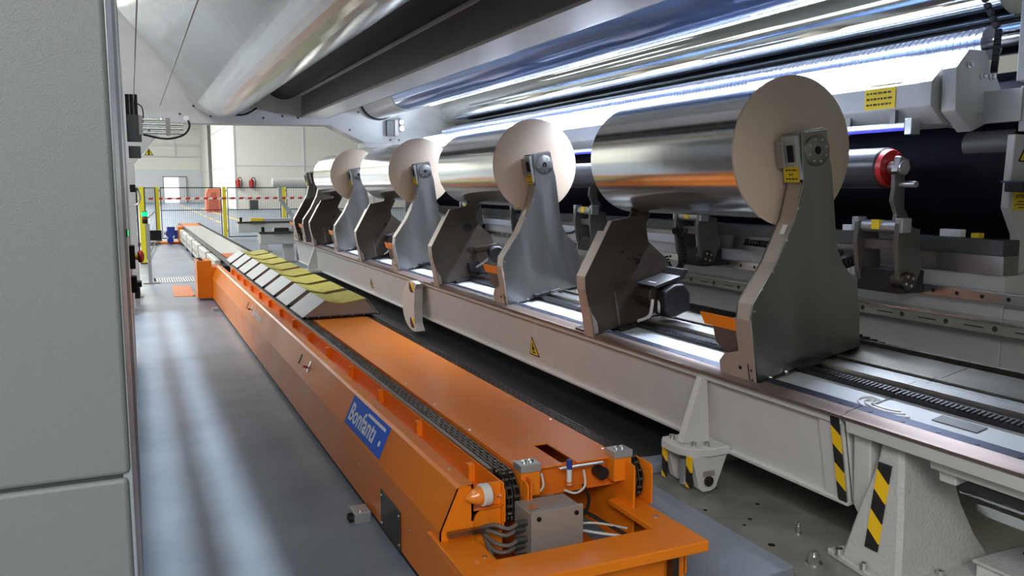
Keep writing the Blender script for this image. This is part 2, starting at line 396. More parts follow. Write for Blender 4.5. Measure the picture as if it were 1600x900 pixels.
# web leaving the roller to the upper left
a0 = math.radians(228)
p0 = (1.35 + .562 * math.cos(a0), 3.33 + .562 * math.sin(a0))
dr = (-math.sin(a0) * -1, math.cos(a0) * -1)
dd = Vector((-.72, .78)).normalized()
a0 = math.atan2(-dd.x, dd.y) + PI
a0 = math.atan2(-.62, -.78)
tdir = Vector((math.sin(a0), -math.cos(a0)))    # tangent direction
if tdir.y < 0: tdir = -tdir
prof = []
for k in range(8):
    a = a0 + (math.radians(-75) - a0) * (1 - k / 7) if False else None
arc = [(1.35 + .562 * math.cos(a0 + q), 3.33 + .562 * math.sin(a0 + q)) for q in [.9 - .9 * i / 8 for i in range(9)]]
end = Vector(arc[-1]) + tdir * 2.4
web = arc + [tuple(Vector(arc[-1]).lerp(end, i / 6)) for i in range(1, 7)]
m = M(); m.sheet(web, Y0, 13.2, .004)
tag(m.build('film_web', FOIL2, ang=40), 'shiny wrinkled sheet of metallised film stretched up to the upper left', 'film sheet')
cyl_thing('rubber_roller', 'thick black rubber roller hanging beside the shiny film roller overhead', 'roller', (2.31, 3.41), .315, Y0, 13.95, RUB, .06)
t = thing('cross_beam', 'long dark grey box beam overhead with a thin white top flange', 'beam', (0, Y0, 0))
M().box(2.60, 3.02, 0, 17.0, 2.85, 3.17).build('web', GREYB, t, bevel=.006)
M().box(2.585, 3.04, 0, 17.0, 3.17, 3.21).build('top_flange', WHT, t)
M().box(2.61, 3.00, 0, 17.02, 2.825, 2.85).build('bottom_plate', WH, t)
M().box(2.62, 2.68, 16.95, 17.05, 2.9, 3.12).build('end_slot', BLK, t)
M().box(3.00, 3.02, 0, 17.02, 2.825, 2.86).build('edge_seal', BLKM, t)  # black strip put in for the dark gap along the beam edge
TRL = cyl_thing('tension_roller', 'wide blue-tinted polished roller under the dark overhead beam', 'roller', (3.76, 3.10), .285, Y0, 11.9, BLUER, .07)
o = M().rev((0, 14.92, 0), (0, 1, 0), [(0, .25), (.01, .29), (1.9, .29), (1.95, .2)], 48).build('end_sleeve', WH, TRL); o['label'] = 'pale collar at the far end'
M().rev((0, 16.5, 0), (0, 1, 0), [(0, .30), (.02, .315), (.10, .315), (.12, .30)], 48).build('band', BLKM, TRL)
cyl_thing('deflector_roller', 'chrome deflector roller, highest of the bright mirrored rollers on the right', 'roller', (5.15, 2.98), .20, 3.62, 13.9, CHROME, .05)
cyl_thing('deflector_roller', 'chrome deflector roller, second of the bright mirrored rollers on the right', 'roller', (5.36, 2.72), .15, 3.62, 13.9, CHROME, .05)
# ribbed spreader roller
t = thing('spreader_roller', 'ribbed grooved metal spreader roller just above the white box beam', 'roller', (4.98, 3.65, 2.60))
prof = []
for i in range(200):
    y = i * .05; prof += [(y, .105), (y + .03, .105), (y + .032, .099), (y + .048, .099)]
M().rev((0, 0, 0), (0, 1, 0), prof, 32).build('ribbed_barrel', foil_mat('ribbed_aluminium', .2, (.6, .65, .8)), t)
M().cyl((0, -.3, 0), (0, 10.25, 0), .04).build('shaft', STEEL, t)
t = thing('film_sheet', 'gently sagging mirrored film running between the chrome rollers overhead', 'film sheet', (0, 0, 0))
m = M(); m.sheet([(5.45, 2.62), (5.6, 3.3), (5.35, 3.19)], 3.7, 13.8, .004); m.build('web', FOIL2, t)
# LED luminaires inside the machine
def led(label, x, z, y0, y1, group=None):
    t = thing('led_luminaire', label, 'light fitting', (x, y0, z), group=group)
    M().box(-.05, .05, 0, y1 - y0, .02, .06).box(.04, .05, 0, y1 - y0, -.05, .02).box(-.05, -.04, 0, y1 - y0, -.02, .02).build('housing', WH, t, bevel=.003)
    M().box(-.035, .035, .02, y1 - y0 - .02, 0, .02).build('diffuser', LED, t)
    return t
led('bright led luminaire tucked above the white box beam between the rollers', 4.55, 3.08, 3.8, 13.4)

# ================================================================== WHITE BOX BEAM + HEAD
SEG = (4.5, 7.4, 10.0, 12.6)
t = thing('box_beam', 'long white octagonal box beam with two yellow stickers at its near end', 'beam', (4.62, 3.62, 2.28))
oc = [(-.03, .23), (.12, .23), (.21, .10), (.21, -.10), (.10, -.21), (-.10, -.19), (-.21, -.09), (-.21, .05)]
M().prism(oc, 0, 10.3).build('body', WH, t, bevel=.006)
M().prism([(p[0] * 1.03, p[1] * 1.03) for p in oc], -.02, .07).build('end_collar', WH, t, bevel=.004)
m = frame((-.213, .5, -.085), (0, -1, 0), (-.02, 0, .2))
for k, (o3, up, nm) in enumerate([((-.2125, .48, -.085), (.0, 0, .2), 'warning_sticker'), ((-.195, .46, .070), (.18, 0, .18), 'warning_sticker')]):
    mt = frame(o3, (0, -1, 0), up)
    mm = M(); mm.box(0, .24, 0, .13, 0, .003); o = mm.build(nm, YEL, t); o.data.transform(mt)
    mm = M()
    for j in range(3):
        x = .015
        while x < .21:
            w_ = random.uniform(.012, .035); mm.box(x, min(x + w_, .225), .025 + j * .036, .037 + j * .036, .003, .0045); x += w_ + .01
    o = mm.build('sticker_print', DTXT, t); o.data.transform(mt)
M().box(-.19, -.17, .62, .74, -.24, -.12).build('bracket', STEEL, t, bevel=.003)
for yy in SEG: M().box(-.10, -.05, yy - 3.62, yy - 2.72, .23, .242).build('light_strip', LED, t)
m = M(); m.tube([(-.2, .62, -.21), (-.2, .3, -.20), (-.15, .1, -.19)], .008); m.build('cable', BLK, t)
t = thing('led_strip_light', 'slim light bar with a blue glowing edge below the white box beam', 'light bar', (4.40, 3.75, 2.06))
M().box(-.035, .035, 0, 10, .0, .035).build('profile', ALU, t, bevel=.004)
M().box(-.036, -.0345, .0, 10, .008, .028).build('white_strip', LEDW, t); M().box(-.03, .0, .0, 10, -.012, -.0).build('diffuser', LEDB, t)
M().box(-.03, .05, -.05, .0, -.04, .06).build('end_bracket', BOLT, t, bevel=.004)
M().cyl((-.04, .55, -.03), (-.036, .55, -.03), .008, n=10).build('status_lamp', GRN, t)
M().box(.0, .03, .1, .14, .03, .12).box(.0, .03, 5, 5.04, .03, .12).build('hanger', STEEL, t)
t = thing('pivot_bracket', 'bolted light grey end plate and arm carrying the white box beam', 'bracket', (0, 3.48, 0))
M().prism([(4.46, 2.40), (4.56, 2.51), (4.70, 2.51), (4.86, 2.30), (4.75, 2.08), (4.62, 2.03), (4.47, 2.15)], 0, .10).build('plate', WH, t, bevel=.006)
M().box(4.72, 5.9, -.28, -.22, 2.02, 2.28).build('arm_plate', WH, t, bevel=.006); M().box(4.71, 4.76, -.24, .02, 2.08, 2.27).build('link_plate', WH, t, bevel=.004)
M().prism([(4.72, 2.22), (5.9, 2.19), (5.9, 2.155), (4.74, 2.19)], -.31, -.28).build('rib', WH, t, bevel=.004)
for x, z in ((4.56, 2.42), (4.68, 2.36), (4.76, 2.36), (4.68, 2.12)): M().rev((x, .002, z), (0, -1, 0), [(0, .022), (.012, .022), (.014, .014), (.03, .013), (.03, 0)], 14).build('bolt', BOLT, t)
cyl_thing('nip_roller', 'short grey roller stub below the white beam end plate', 'roller', (4.80, 1.96), .085, 3.3, 3.62, mat('matt_grey_rubber', (.12, .12, .12), .5), .02)

# right column
t = thing('frame_column', 'pale grey steel column at the right edge carrying warning signs', 'column', (0, 3.2, 0))
M().prism([(4.62, 2.0), (4.60, 1.58), (4.70, 1.42), (4.72, 1.12), (4.60, .98), (4.60, -.06), (5.8, -.06), (5.8, 2.0)], 0, .05).build('post', WH, t, bevel=.006)
M().prism([(4.66, 2.30), (4.66, 5.0), (5.8, 5.0), (5.8, 2.30)], .0, .05).build('upper_post', WH, t, bevel=.006)
M().prism([(4.76, 1.20), (4.86, 1.28), (5.3, 1.28), (5.3, .9), (4.66, .9), (4.66, 1.05)], -.03, .01).build('reinforcing_plate', WH, t, bevel=.004)
m = M(); m.rev((4.74, -.03, 1.1), (0, -1, 0), [(0, .02), (.02, .02), (.02, 0)], 14); m.rev((4.75, -.03, .98), (0, -1, 0), [(0, .014), (.006, .014), (.006, 0)], 14); m.build('bolts', DGREY, t)
# laser triangle
tri = [(4.655, 1.845), (4.80, 1.84), (4.727, 1.965)]
M().prism(tri, -.004, 0).build('laser_warning_sign', BLK, t)
c = (sum(p[0] for p in tri) / 3, sum(p[1] for p in tri) / 3)
M().prism([(c[0] + (p[0] - c[0]) * .82, c[1] + (p[1] - c[1]) * .82) for p in tri], -.0055, -.004).build('sign_face', YEL, t)
m = M()
for k in range(12):
    a = k * PI / 6; rr = .026 if k % 2 == 0 else .019
    m.prism([(c[0] - .004 * math.sin(a), c[1] + .004 * math.cos(a)), (c[0] + rr * math.cos(a), c[1] + rr * math.sin(a)), (c[0] + .004 * math.sin(a), c[1] - .004 * math.cos(a))], -.007, -.0055)
m.cyl((c[0], -.007, c[1]), (c[0], -.0055, c[1]), .010, n=12); m.box(c[0], c[0] + .045, -.007, -.0055, c[1] - .001, c[1] + .001); m.build('starburst_mark', BLK, t)
M().box(4.635, 4.84, -.004, 0, 1.565, 1.685).build('notice', YEL, t)
text('ATTENTION!', .030, .0005, 'notice_text', DTXT, t, frame((4.655, -.0046, 1.635), (1, 0, 0), (0, 0, 1)), .9)
m = M()
for j, (w0, w1) in enumerate(((.03, .16), (.01, .19), (.04, .15))): m.box(4.64 + w0, 4.64 + w1, -.0052, -.004, 1.612 - j * .017, 1.618 - j * .017)
m.box(4.68, 4.78, -.0052, -.004, 1.668, 1.673); m.build('notice_print', DTXT, t)
t = thing('sensor_mount', 'black metal sensor arm bolted across the right column', 'sensor arm', (4.50, 3.05, 1.672))
M().box(-.02, .6, 0, .1, 0, .055).build('arm', BLKM, t, bevel=.006); M().box(-.03, .3, -.01, .12, .05, .062).build('cover', mat('blue_black_cover', (.05, .07, .14), .3), t, bevel=.004)
M().box(.17, .30, -.03, .0, -.03, .16).build('sensor', BLK, t, bevel=.004)
m = M()
for x, z in ((.02, .025), (.1, .025), (.2, .11), (.2, .14)): m.rev((x, -.001 if z < .05 else -.031, z), (0, -1, 0), [(0, .010), (.006, .010), (.006, 0)], 12)
m.build('screws', BOLT, t)
# cable chain at top right
m = M(); P = [Vector((4.72, 3.9, 3.35)), Vector((4.74, 3.6, 2.95)), Vector((4.76, 3.45, 2.62)), Vector((4.70, 3.42, 2.36))]
for i in range(3):
    for k in range(8):
        p = P[i].lerp(P[i + 1], k / 8); d_ = (P[i + 1] - P[i]).to_track_quat('Z', 'Y').to_matrix()
        vs = M().box(-.018, .018, -.014, .014, -.011, .018); m.add([p + d_ @ Vector(v) for v in vs.v], vs.f)
tag(m.build('cable_chain', BLK), 'black articulated cable chain hanging beside the upper right column', 'cable chain')

# ================================================================== BLACK DRUM + BACK BED
cyl_thing('winding_drum', 'huge matt black winding drum behind the film rolls', 'drum', (5.35, 1.83), .62, 3.30, 13.9, RUB, .1, n=96)
t = thing('core_shaft', 'black core shaft with a red end cap held by the nearest grey arm', 'core shaft', (4.24, 3.74, 1.815))
M().rev((0, 0, 0), (0, 1, 0), [(0, .118), (.01, .125), (9.9, .125), (9.9, .1)], 40).build('core', mat('dark_core', (.035, .035, .04), .3), t)
M().rev((0, -.035, 0), (0, 1, 0), [(0, .05), (0, .108), (.02, .115), (.036, .115)], 36).build('end_cap', RED, t)
m = M()
for k in range(3):
    a = k * 2 * PI / 3 + .4; m.box(-.008, .008, -.045, -.033, .04, .1, Matrix.Rotation(a, 3, 'Y'), (0, -.04, 0))
m.build('cap_ribs', RED, t)

t = thing('rear_bed', 'light grey rear machine bed with stacked guide rails behind the supports', 'machine bed', (0, 2.6, 0))
L_ = 11.2
M().box(4.47, 4.9, .50, L_, .05, 1.20).box(4.47, 4.51, 0, .50, .05, 1.02).build('bed_body', WH, t, bevel=.01)
M().box(4.44, 4.58, .50, L_, 1.31, 1.40).build('dark_crossbar', DGREY, t, bevel=.005)
M().box(4.45, 4.58, .50, L_, 1.20, 1.31).build('rail_shelf', STEEL, t)
M().box(4.40, 4.47, 0, L_, 1.045, 1.11).build('linear_rail', RAIL2, t, bevel=.004)
M().box(4.36, 4.47, 0, L_, .875, .945).build('lower_guide', mat('pale_guide_bar', (.45, .45, .38), .4, .3, noise=.15, nscale=8), t, bevel=.006)
M().box(4.34, 4.47, 0, L_, .945, .957).build('guide_lip', RAIL2, t)
m = M()
for k in range(70): m.cyl((4.398, .1 + k * .16, 1.078), (4.402, .1 + k * .16, 1.078), .012, n=12)
m.build('rail_holes', BLK, t)
m = M()
for k in range(36): m.rev((4.358, .15 + k * .31, .91), (1, 0, 0), [(0, .016), (.003, .016)], 14); m.box(4.357, 4.361, .22 + k * .31, .34 + k * .31, .905, .912)
m.build('guide_marks', DGREY, t)
M().prism([(4.47, .62), (4.2, .45), (4.2, .1), (4.47, .1)], 0.6, 4.6).build('lower_fairing', mat('oily_grey_panel', (.11, .11, .10), .35, .4, noise=.3, nscale=3), t, bevel=.01)
M().box(4.445, 4.47, 3.0, L_, 1.20, 1.27).build('lit_label_strip', mat('pale_blue_strip', (.80, .87, .97), .5), t)  # bluish light on the strip is put into its colour
# yellow tag, plus white blocks put in for the pale gap below the drum
m = M()
for i, y in enumerate((3.42, 3.30, 4.0, 4.25)):
    tag(M().box(0, .05, 0, (.14, .05, .10, .08)[i], 0, (.045, .03, .04, .04)[i]).build('paper_tag', WHT if i != 1 else YEL, loc=(4.50, y, 1.401), bevel=.002),
        ['small white tag on the dark crossbar, nearest the right column', 'small yellow tag on the dark crossbar beside the right column',
         'white tag on the dark crossbar left of the near grey arm', 'pale tag on the dark crossbar farthest left of the near grey arm'][i], 'tag')
t = thing('cable_drag_chain', 'black ribbed cable chain lying diagonally below the rear bed', 'cable chain', (0, 0, 0))
m = M(); pa = Vector((4.05, 4.1, .78)); pb = Vector((4.15, 1.9, .50))
for k in range(40):
    p = pa.lerp(pb, k / 39); m.box(p.x - .10, p.x + .10, p.y - .02, p.y + .018, p.z - .03, p.z + .03)
m.build('links', BLK, t); M().prism([(4.2, .80), (1.7, .50), (1.7, .40), (4.2, .6)], 3.93, 3.945, 'x').build('tray', BLKM, t)

# core arms
def make_arm(label, metal, loc, group):
    t = thing('core_gripper', label, 'arm', loc, group=group)
    A = metal
    for k, y in enumerate((-.055, .25)):
        M().prism([(-.06, .20), (-.075, .12), (-.05, .0), (-.03, -.02), (.07, -.03), (.10, .06), (.02, .14), (.0, .22), (-.02, .24)] if False else
                  [(-.08, .37), (.0, .39), (.04, .34), (.10, .33), (.10, .27), (.13, .10), (.08, -.02), (-.02, -.04), (-.06, .05), (-.09, .25)], y, y + .035).build('side_plate', A, t, bevel=.004)
    M().cyl((-.03, -.06, .345), (-.03, .29, .345), .038).build('pivot_tube', ALU, t)
    M().box(-.075, -.03, .10, .16, .325, .385).build('yellow_band', YEL, t, bevel=.002)
    M().box(-.08, .0, .26, .31, .31, .40).build('clamp_block', ALU, t, bevel=.006); M().box(-.08, .0, -.075, -.02, .31, .40).build('clamp_block', ALU, t, bevel=.006)
    M().box(-.02, .06, -.03, .26, .20, .26).build('cross_plate', A, t)
    M().prism([(-.055, .66), (-.05, .58), (-.06, .50), (-.02, .42), (-.03, .36), (.07, .36), (.085, .40), (.04, .46), (.035, .60), (.03, .68)], .02, .05).build('upper_arm', A, t, bevel=.004)
    M().cyl((-.02, -.02, .70), (-.02, .075, .70), .042).build('chuck', BOLT, t); M().box(-.06, .02, -.01, .04, .66, .76, Matrix.Rotation(.3, 3, 'Y')).build('latch', STEEL, t, bevel=.006)
    M().cyl((.0, -.09, .60), (.0, .02, .60), .019).build('handle', BOLT, t)
    M().rev((.0, -.08, .02), (0, 1, 0), [(0, .0), (0, .055), (.07, .06), (.10, .05)], 24).build('foot_hub', STD, t)
    m = M()
    for q in range(4): m.rev((.0 + .032 * math.cos(q * PI / 2 + .5), -.08, .02 + .032 * math.sin(q * PI / 2 + .5)), (0, -1, 0), [(0, .009), (.006, .009), (.006, 0)], 10)
    m.build('bolts', BOLT, t)
    M().box(-.04, .16, -.05, .28, -.06, .08).build('carriage', BLKM, t, bevel=.006)
    return t

g = 'core arms along the rear bed'
a1 = make_arm('grey hinged core arm gripping the red-capped shaft, nearest the right column', ARM, (4.24, 3.62, 1.115), g)
for y, lb in ((5.55, 'dark core arm seen under the nearest large film roll'), (7.3, 'grey core arm between the second disc and the nearest dark roll support'),
              (8.9, 'core arm half hidden under the second film roll'), (10.6, 'core arm just right of the third cream disc'), (12.4, 'farthest core arm glimpsed behind the far supports')):
    dup(a1, (4.24, y, 1.115), lb)
# coiled cables on rear bed
def coil(label, pts, turns, r, rr=.007, n=10):
    P = [Vector(p) for p in pts]; Q = []
    tot = turns * n; u = None
    for i in range(tot + 1):
        f = i / tot * (len(P) - 1); k = min(int(f), len(P) - 2); p = P[k].lerp(P[k + 1], f - k)
        d_ = (P[k + 1] - P[k]).normalized(); uu = d_.orthogonal() if u is None else (u - d_ * u.dot(d_)); u = uu.normalized(); w_ = d_.cross(u)
        a = 2 * PI * i / n; Q.append(p + (u * math.cos(a) + w_ * math.sin(a)) * r)
    m = M(); m.tube(Q, rr, 6, 1)
    return tag(m.build('coiled_cable', BLK), label, 'coiled cable')
coil('black coiled cable hanging in a loop below the nearest large film roll', [(4.12, 5.62, 1.34)] + [(4.10, 5.74 + .13 * math.cos(a), 1.17 + .17 * math.sin(a)) for a in [1.9 + .45 * i for i in range(-1, 10)]], 30, .022)
coil('black coiled cable lying along the pale rear strip under the nearest film roll', [(4.38, 5.2, 1.27), (4.38, 4.2, 1.25)], 30, .02)
coil('black coiled cable drooping to the left of the near grey core arm', [(4.33, 4.4, 1.16), (4.32, 4.15, 1.18), (4.3, 3.95, 1.25)], 14, .03)
m = M(); m.tube([(4.36, 8.3, 1.25), (4.3, 8.15, 1.2), (4.3, 7.9, 1.21), (4.33, 7.75, 1.28)], .01)
tag(m.build('cable', BLK), 'thin black cable looping over the rear rail right of the second disc', 'cable')

# ================================================================== TILTED FRONT BED
def tilt(name, label, cat, y, group=None): return thing(name, label, cat, (OX, y, OZ), TR, group)
t = tilt('swing_bed', 'long tilted grey steel bed carrying the film roll supports on rails', 'machine bed', 0)
YA, YB = 2.84, 17.4
m = M()
m.box(-.02, .86, YA, YB, -.03, -.012)             # deck plate
m.build('deck_plate', mat('white_deck_paint', (.44, .47, .50), .4), t)
M().box(-.005, .02, YA, YB, -.46, -.03).build('web', WH, t)
M().box(-.03, .03, YA, YB, -.055, -.012).build('top_flange', WH, t, bevel=.004)
M().box(-.035, .10, YA, YB, -.475, -.455).build('bottom_flange', WH, t, bevel=.004)
M().box(-.02, .015, YA, YA + .16, -.46, -.03).build('end_post', WH, t, bevel=.01)
M().prism([(0, -.46), (.05, -.47), (.20, -.41), (.31, -.24), (.34, -.03), (0, -.03)], YA - .01, YA + .08).build('end_plate', WH, t, bevel=.01)
M().box(.80, .82, YA, YB, -.46, -.03).build('rear_web', WH, t)
for yy in (YA, 5.8, 9.0, 12.5, YB - .02): M().box(.02, .80, yy, yy + .02, -.44, -.03).build('diaphragm', WH, t)
def rails(t, ya, yb):
    M().prism([(-.045, -.012), (.10, -.012), (.10, .008), (.085, .008), (.08, .012), (.0, .012), (-.02, .004), (-.045, .004)], ya, yb).build('front_guide_rail', RAIL, t)
    m = M(); m.box(.045, .10, ya, yb, .008, .0125); y = ya + .1
    while y < yb - .05: m.cyl((.06, y, .010), (.06, y, .0145), .011, n=12); y += .18
    m.build('bolting_strip', BBS, t)
    m = M(); m.box(.30, .37, ya, yb, -.012, .012); y = ya
    while y < yb - .02: m.box(.30, .352, y, y + .013, .012, .022); y += .026
    m.build('gear_rack', BLKM, t)
    M().prism([(.375, -.012), (.56, -.012), (.56, .0), (.47, .0), (.46, .03), (.40, .03), (.39, .0), (.375, .0)], ya, yb).build('rear_guide_rail', RAIL2, t)
    M().prism([(.57, -.012), (.86, -.012), (.86, .02), (.84, .02), (.84, -.004), (.60, -.004), (.60, .012), (.57, .012)], ya, yb).build('cable_trough', TROUGH, t)
BBS = mat('blue_black_strip', (.06, .07, .11), .3, .7)
TROUGH = mat('worn_steel_trough', (.09, .085, .07), .4, .8, noise=.35, nscale=6)
rails(t, YA - .02, YB)
# fixed bed in front of the swing bed (right bottom)
t = tilt('fixed_bed_section', 'fixed grey bed section under the rails at the lower right corner', 'machine bed', 0)
M().box(-.03, .86, 1.2, 2.82, -.03, -.012).build('deck_plate', bpy.data.materials['white_deck_paint'], t)
M().box(-.04, .0, 1.2, 2.80, -.075, -.013).build('edge_bar', WH, t, bevel=.004); rails(t, 1.2, 2.815)
M().box(.0, .02, 1.2, 2.38, -.13, -.03).build('web', WH, t)
M().box(.02, .10, 2.28, 2.36, -.19, -.03).build('hanger_block', WH, t, bevel=.006)
m = M(); m.cyl((.30, 1.2, -.25), (.30, 2.4, -.22), .055, n=28); m.build('round_bar', mat('rusty_bar', (.14, .10, .085), .6, .3, noise=.3), t)
t = tilt('access_flap', 'curved grey cut-out edge in the white deck near the lower right', 'deck opening', 0)
m = M()
for k in range(3):
    r_ = .10 - k * .022; pts = [(.20 + r_ * .8 * math.cos(a), 2.75 + r_ * 1.8 * math.sin(a), -.008 + .003 * k) for a in [PI * .3 + PI * 1.0 * i / 12 for i in range(13)]]
    m.tube(pts, .005, 6, 1)
m.build('curved_rib', WH, t); M().box(.19, .26, 2.30, 2.52, -.0115, -.007).build('slot', DGREY, t)

# gussets / brackets on swing bed
def gusset(y, label, full=True):
    t = thing('bed_bracket', label, 'bracket', (2.98, y, 0), group='brackets under the front bed')
    # rib plate tapering outward to the foot plate
    m = M(); m.prism([(.03, .60), (-.01, .60), (-.14, .22), (.06, .20)], -.02, .03); m.build('rib', WH, t, bevel=.004)
    m = M(); m.prism([(-.15, -.12), (-.19, -.04), (-.19, .11), (-.15, .16), (.10, .16), (.10, -.16), (-.04, -.16)], .165, .215, 'z'); m.build('foot_plate', WH, t, bevel=.008)
    for x, y_ in ((-.13, .09), (-.10, -.08), (-.03, -.11)): M().socket((x, y_, .215), (0, 0, 1), .018, .028).build('socket_screw', BOLT, t)
    if full:
        for y_ in (-.14, .10):
            m = M(); m.prism([(-.15, .17), (.10, .17), (.02, -.03), (-.02, -.045), (-.07, -.045), (-.10, -.02)], y_, y_ + .045); m.build('clevis_plate', WH, t, bevel=.005)
        m = M(); m.rev((-.04, -.145, .02), (0, -1, 0), [(0, .03), (.012, .03), (.012, 0)], 20); m.build('pivot_pin', STD, t)
        m = M(); m.box(-.075, .0, -.150, -.141, .05, .08); m.build('pin_keeper', BOX, t)
        m = M(); m.box(-.160, -.150, .10, .145, -.02, .17); m.build('hazard_strip', HZ, t); m = M(); m.box(-.162, -.148, -.14, -.095, -.01, .17); m.build('hazard_strip', HZ, t)
        M().cyl((-.10, -.0, -.03), (-.10, -.0, .12), .028).build('lift_rod', ALU, t)
    return t
gusset(3.88, 'grey pivot bracket with hazard strips under the front bed, nearest the orange conveyor head')
gusset(15.2, 'plain grey stiffener bracket at the far end of the front bed', False)
# crescent bumper
t = thing('bed_hook', 'curved grey hook arm with yellow and black marks on the front bed face', 'hook arm', (2.95, 9.2, 0))
m = M()
m.prism([(-.06 - .42 * math.cos(math.radians(a)), .33 + .29 * math.sin(math.radians(a))) for a in range(70, 291, 10)] + [(-.12, .14), (-.10, .33), (-.14, .54)], -.05, .05, 'x')
m.build('hook_plate', WH, t, bevel=.004)
M().box(-.055, -.05, -.10, .06, .49, .60).build('hazard_patch', HZ, t); M().box(-.055, -.05, -.11, .03, .08, .19).build('hazard_patch', HZ, t)
# hazard tape on bed end
t = tilt('hazard_tape', 'yellow and black striped tape on the near end of the front bed', 'hazard tape', 2.86)
M().box(-.034, -.031, -.015, .04, -.47, -.02).build('tape_strip', HZ, t)
def bed_sign(y, label, s):
    t = tilt('warning_triangle', label, 'warning sign', y)
    def P(mm, k, x0, x1, mt, nm):
        a = [(-s / 2, -.38), (s / 2, -.38), (0, -.38 + s * .9)]; c_ = (0, -.38 + s * .3)
        M().prism([(c_[0] + (p[0] - c_[0]) * k, c_[1] + (p[1] - c_[1]) * k) for p in a], x0, x1, 'x').build(nm, mt, t)
    P(None, 1, -.009, -.006, BLK, 'border'); P(None, .82, -.0105, -.009, YEL, 'face')
    m = M(); m.box(-.012, -.0105, -.008, .008, -.33, -.27); m.box(-.012, -.0105, -.03, .03, -.355, -.345); m.box(-.012, -.0105, -.022, -.012, -.34, -.30); m.box(-.012, -.0105, .012, .022, -.34, -.30); m.build('pictogram', BLK, t)
bed_sign(6.3, 'yellow warning triangle on the front bed, below the second disc support', .19)
bed_sign(11.6, 'small yellow warning triangle on the front bed, far end near the cradles', .17)

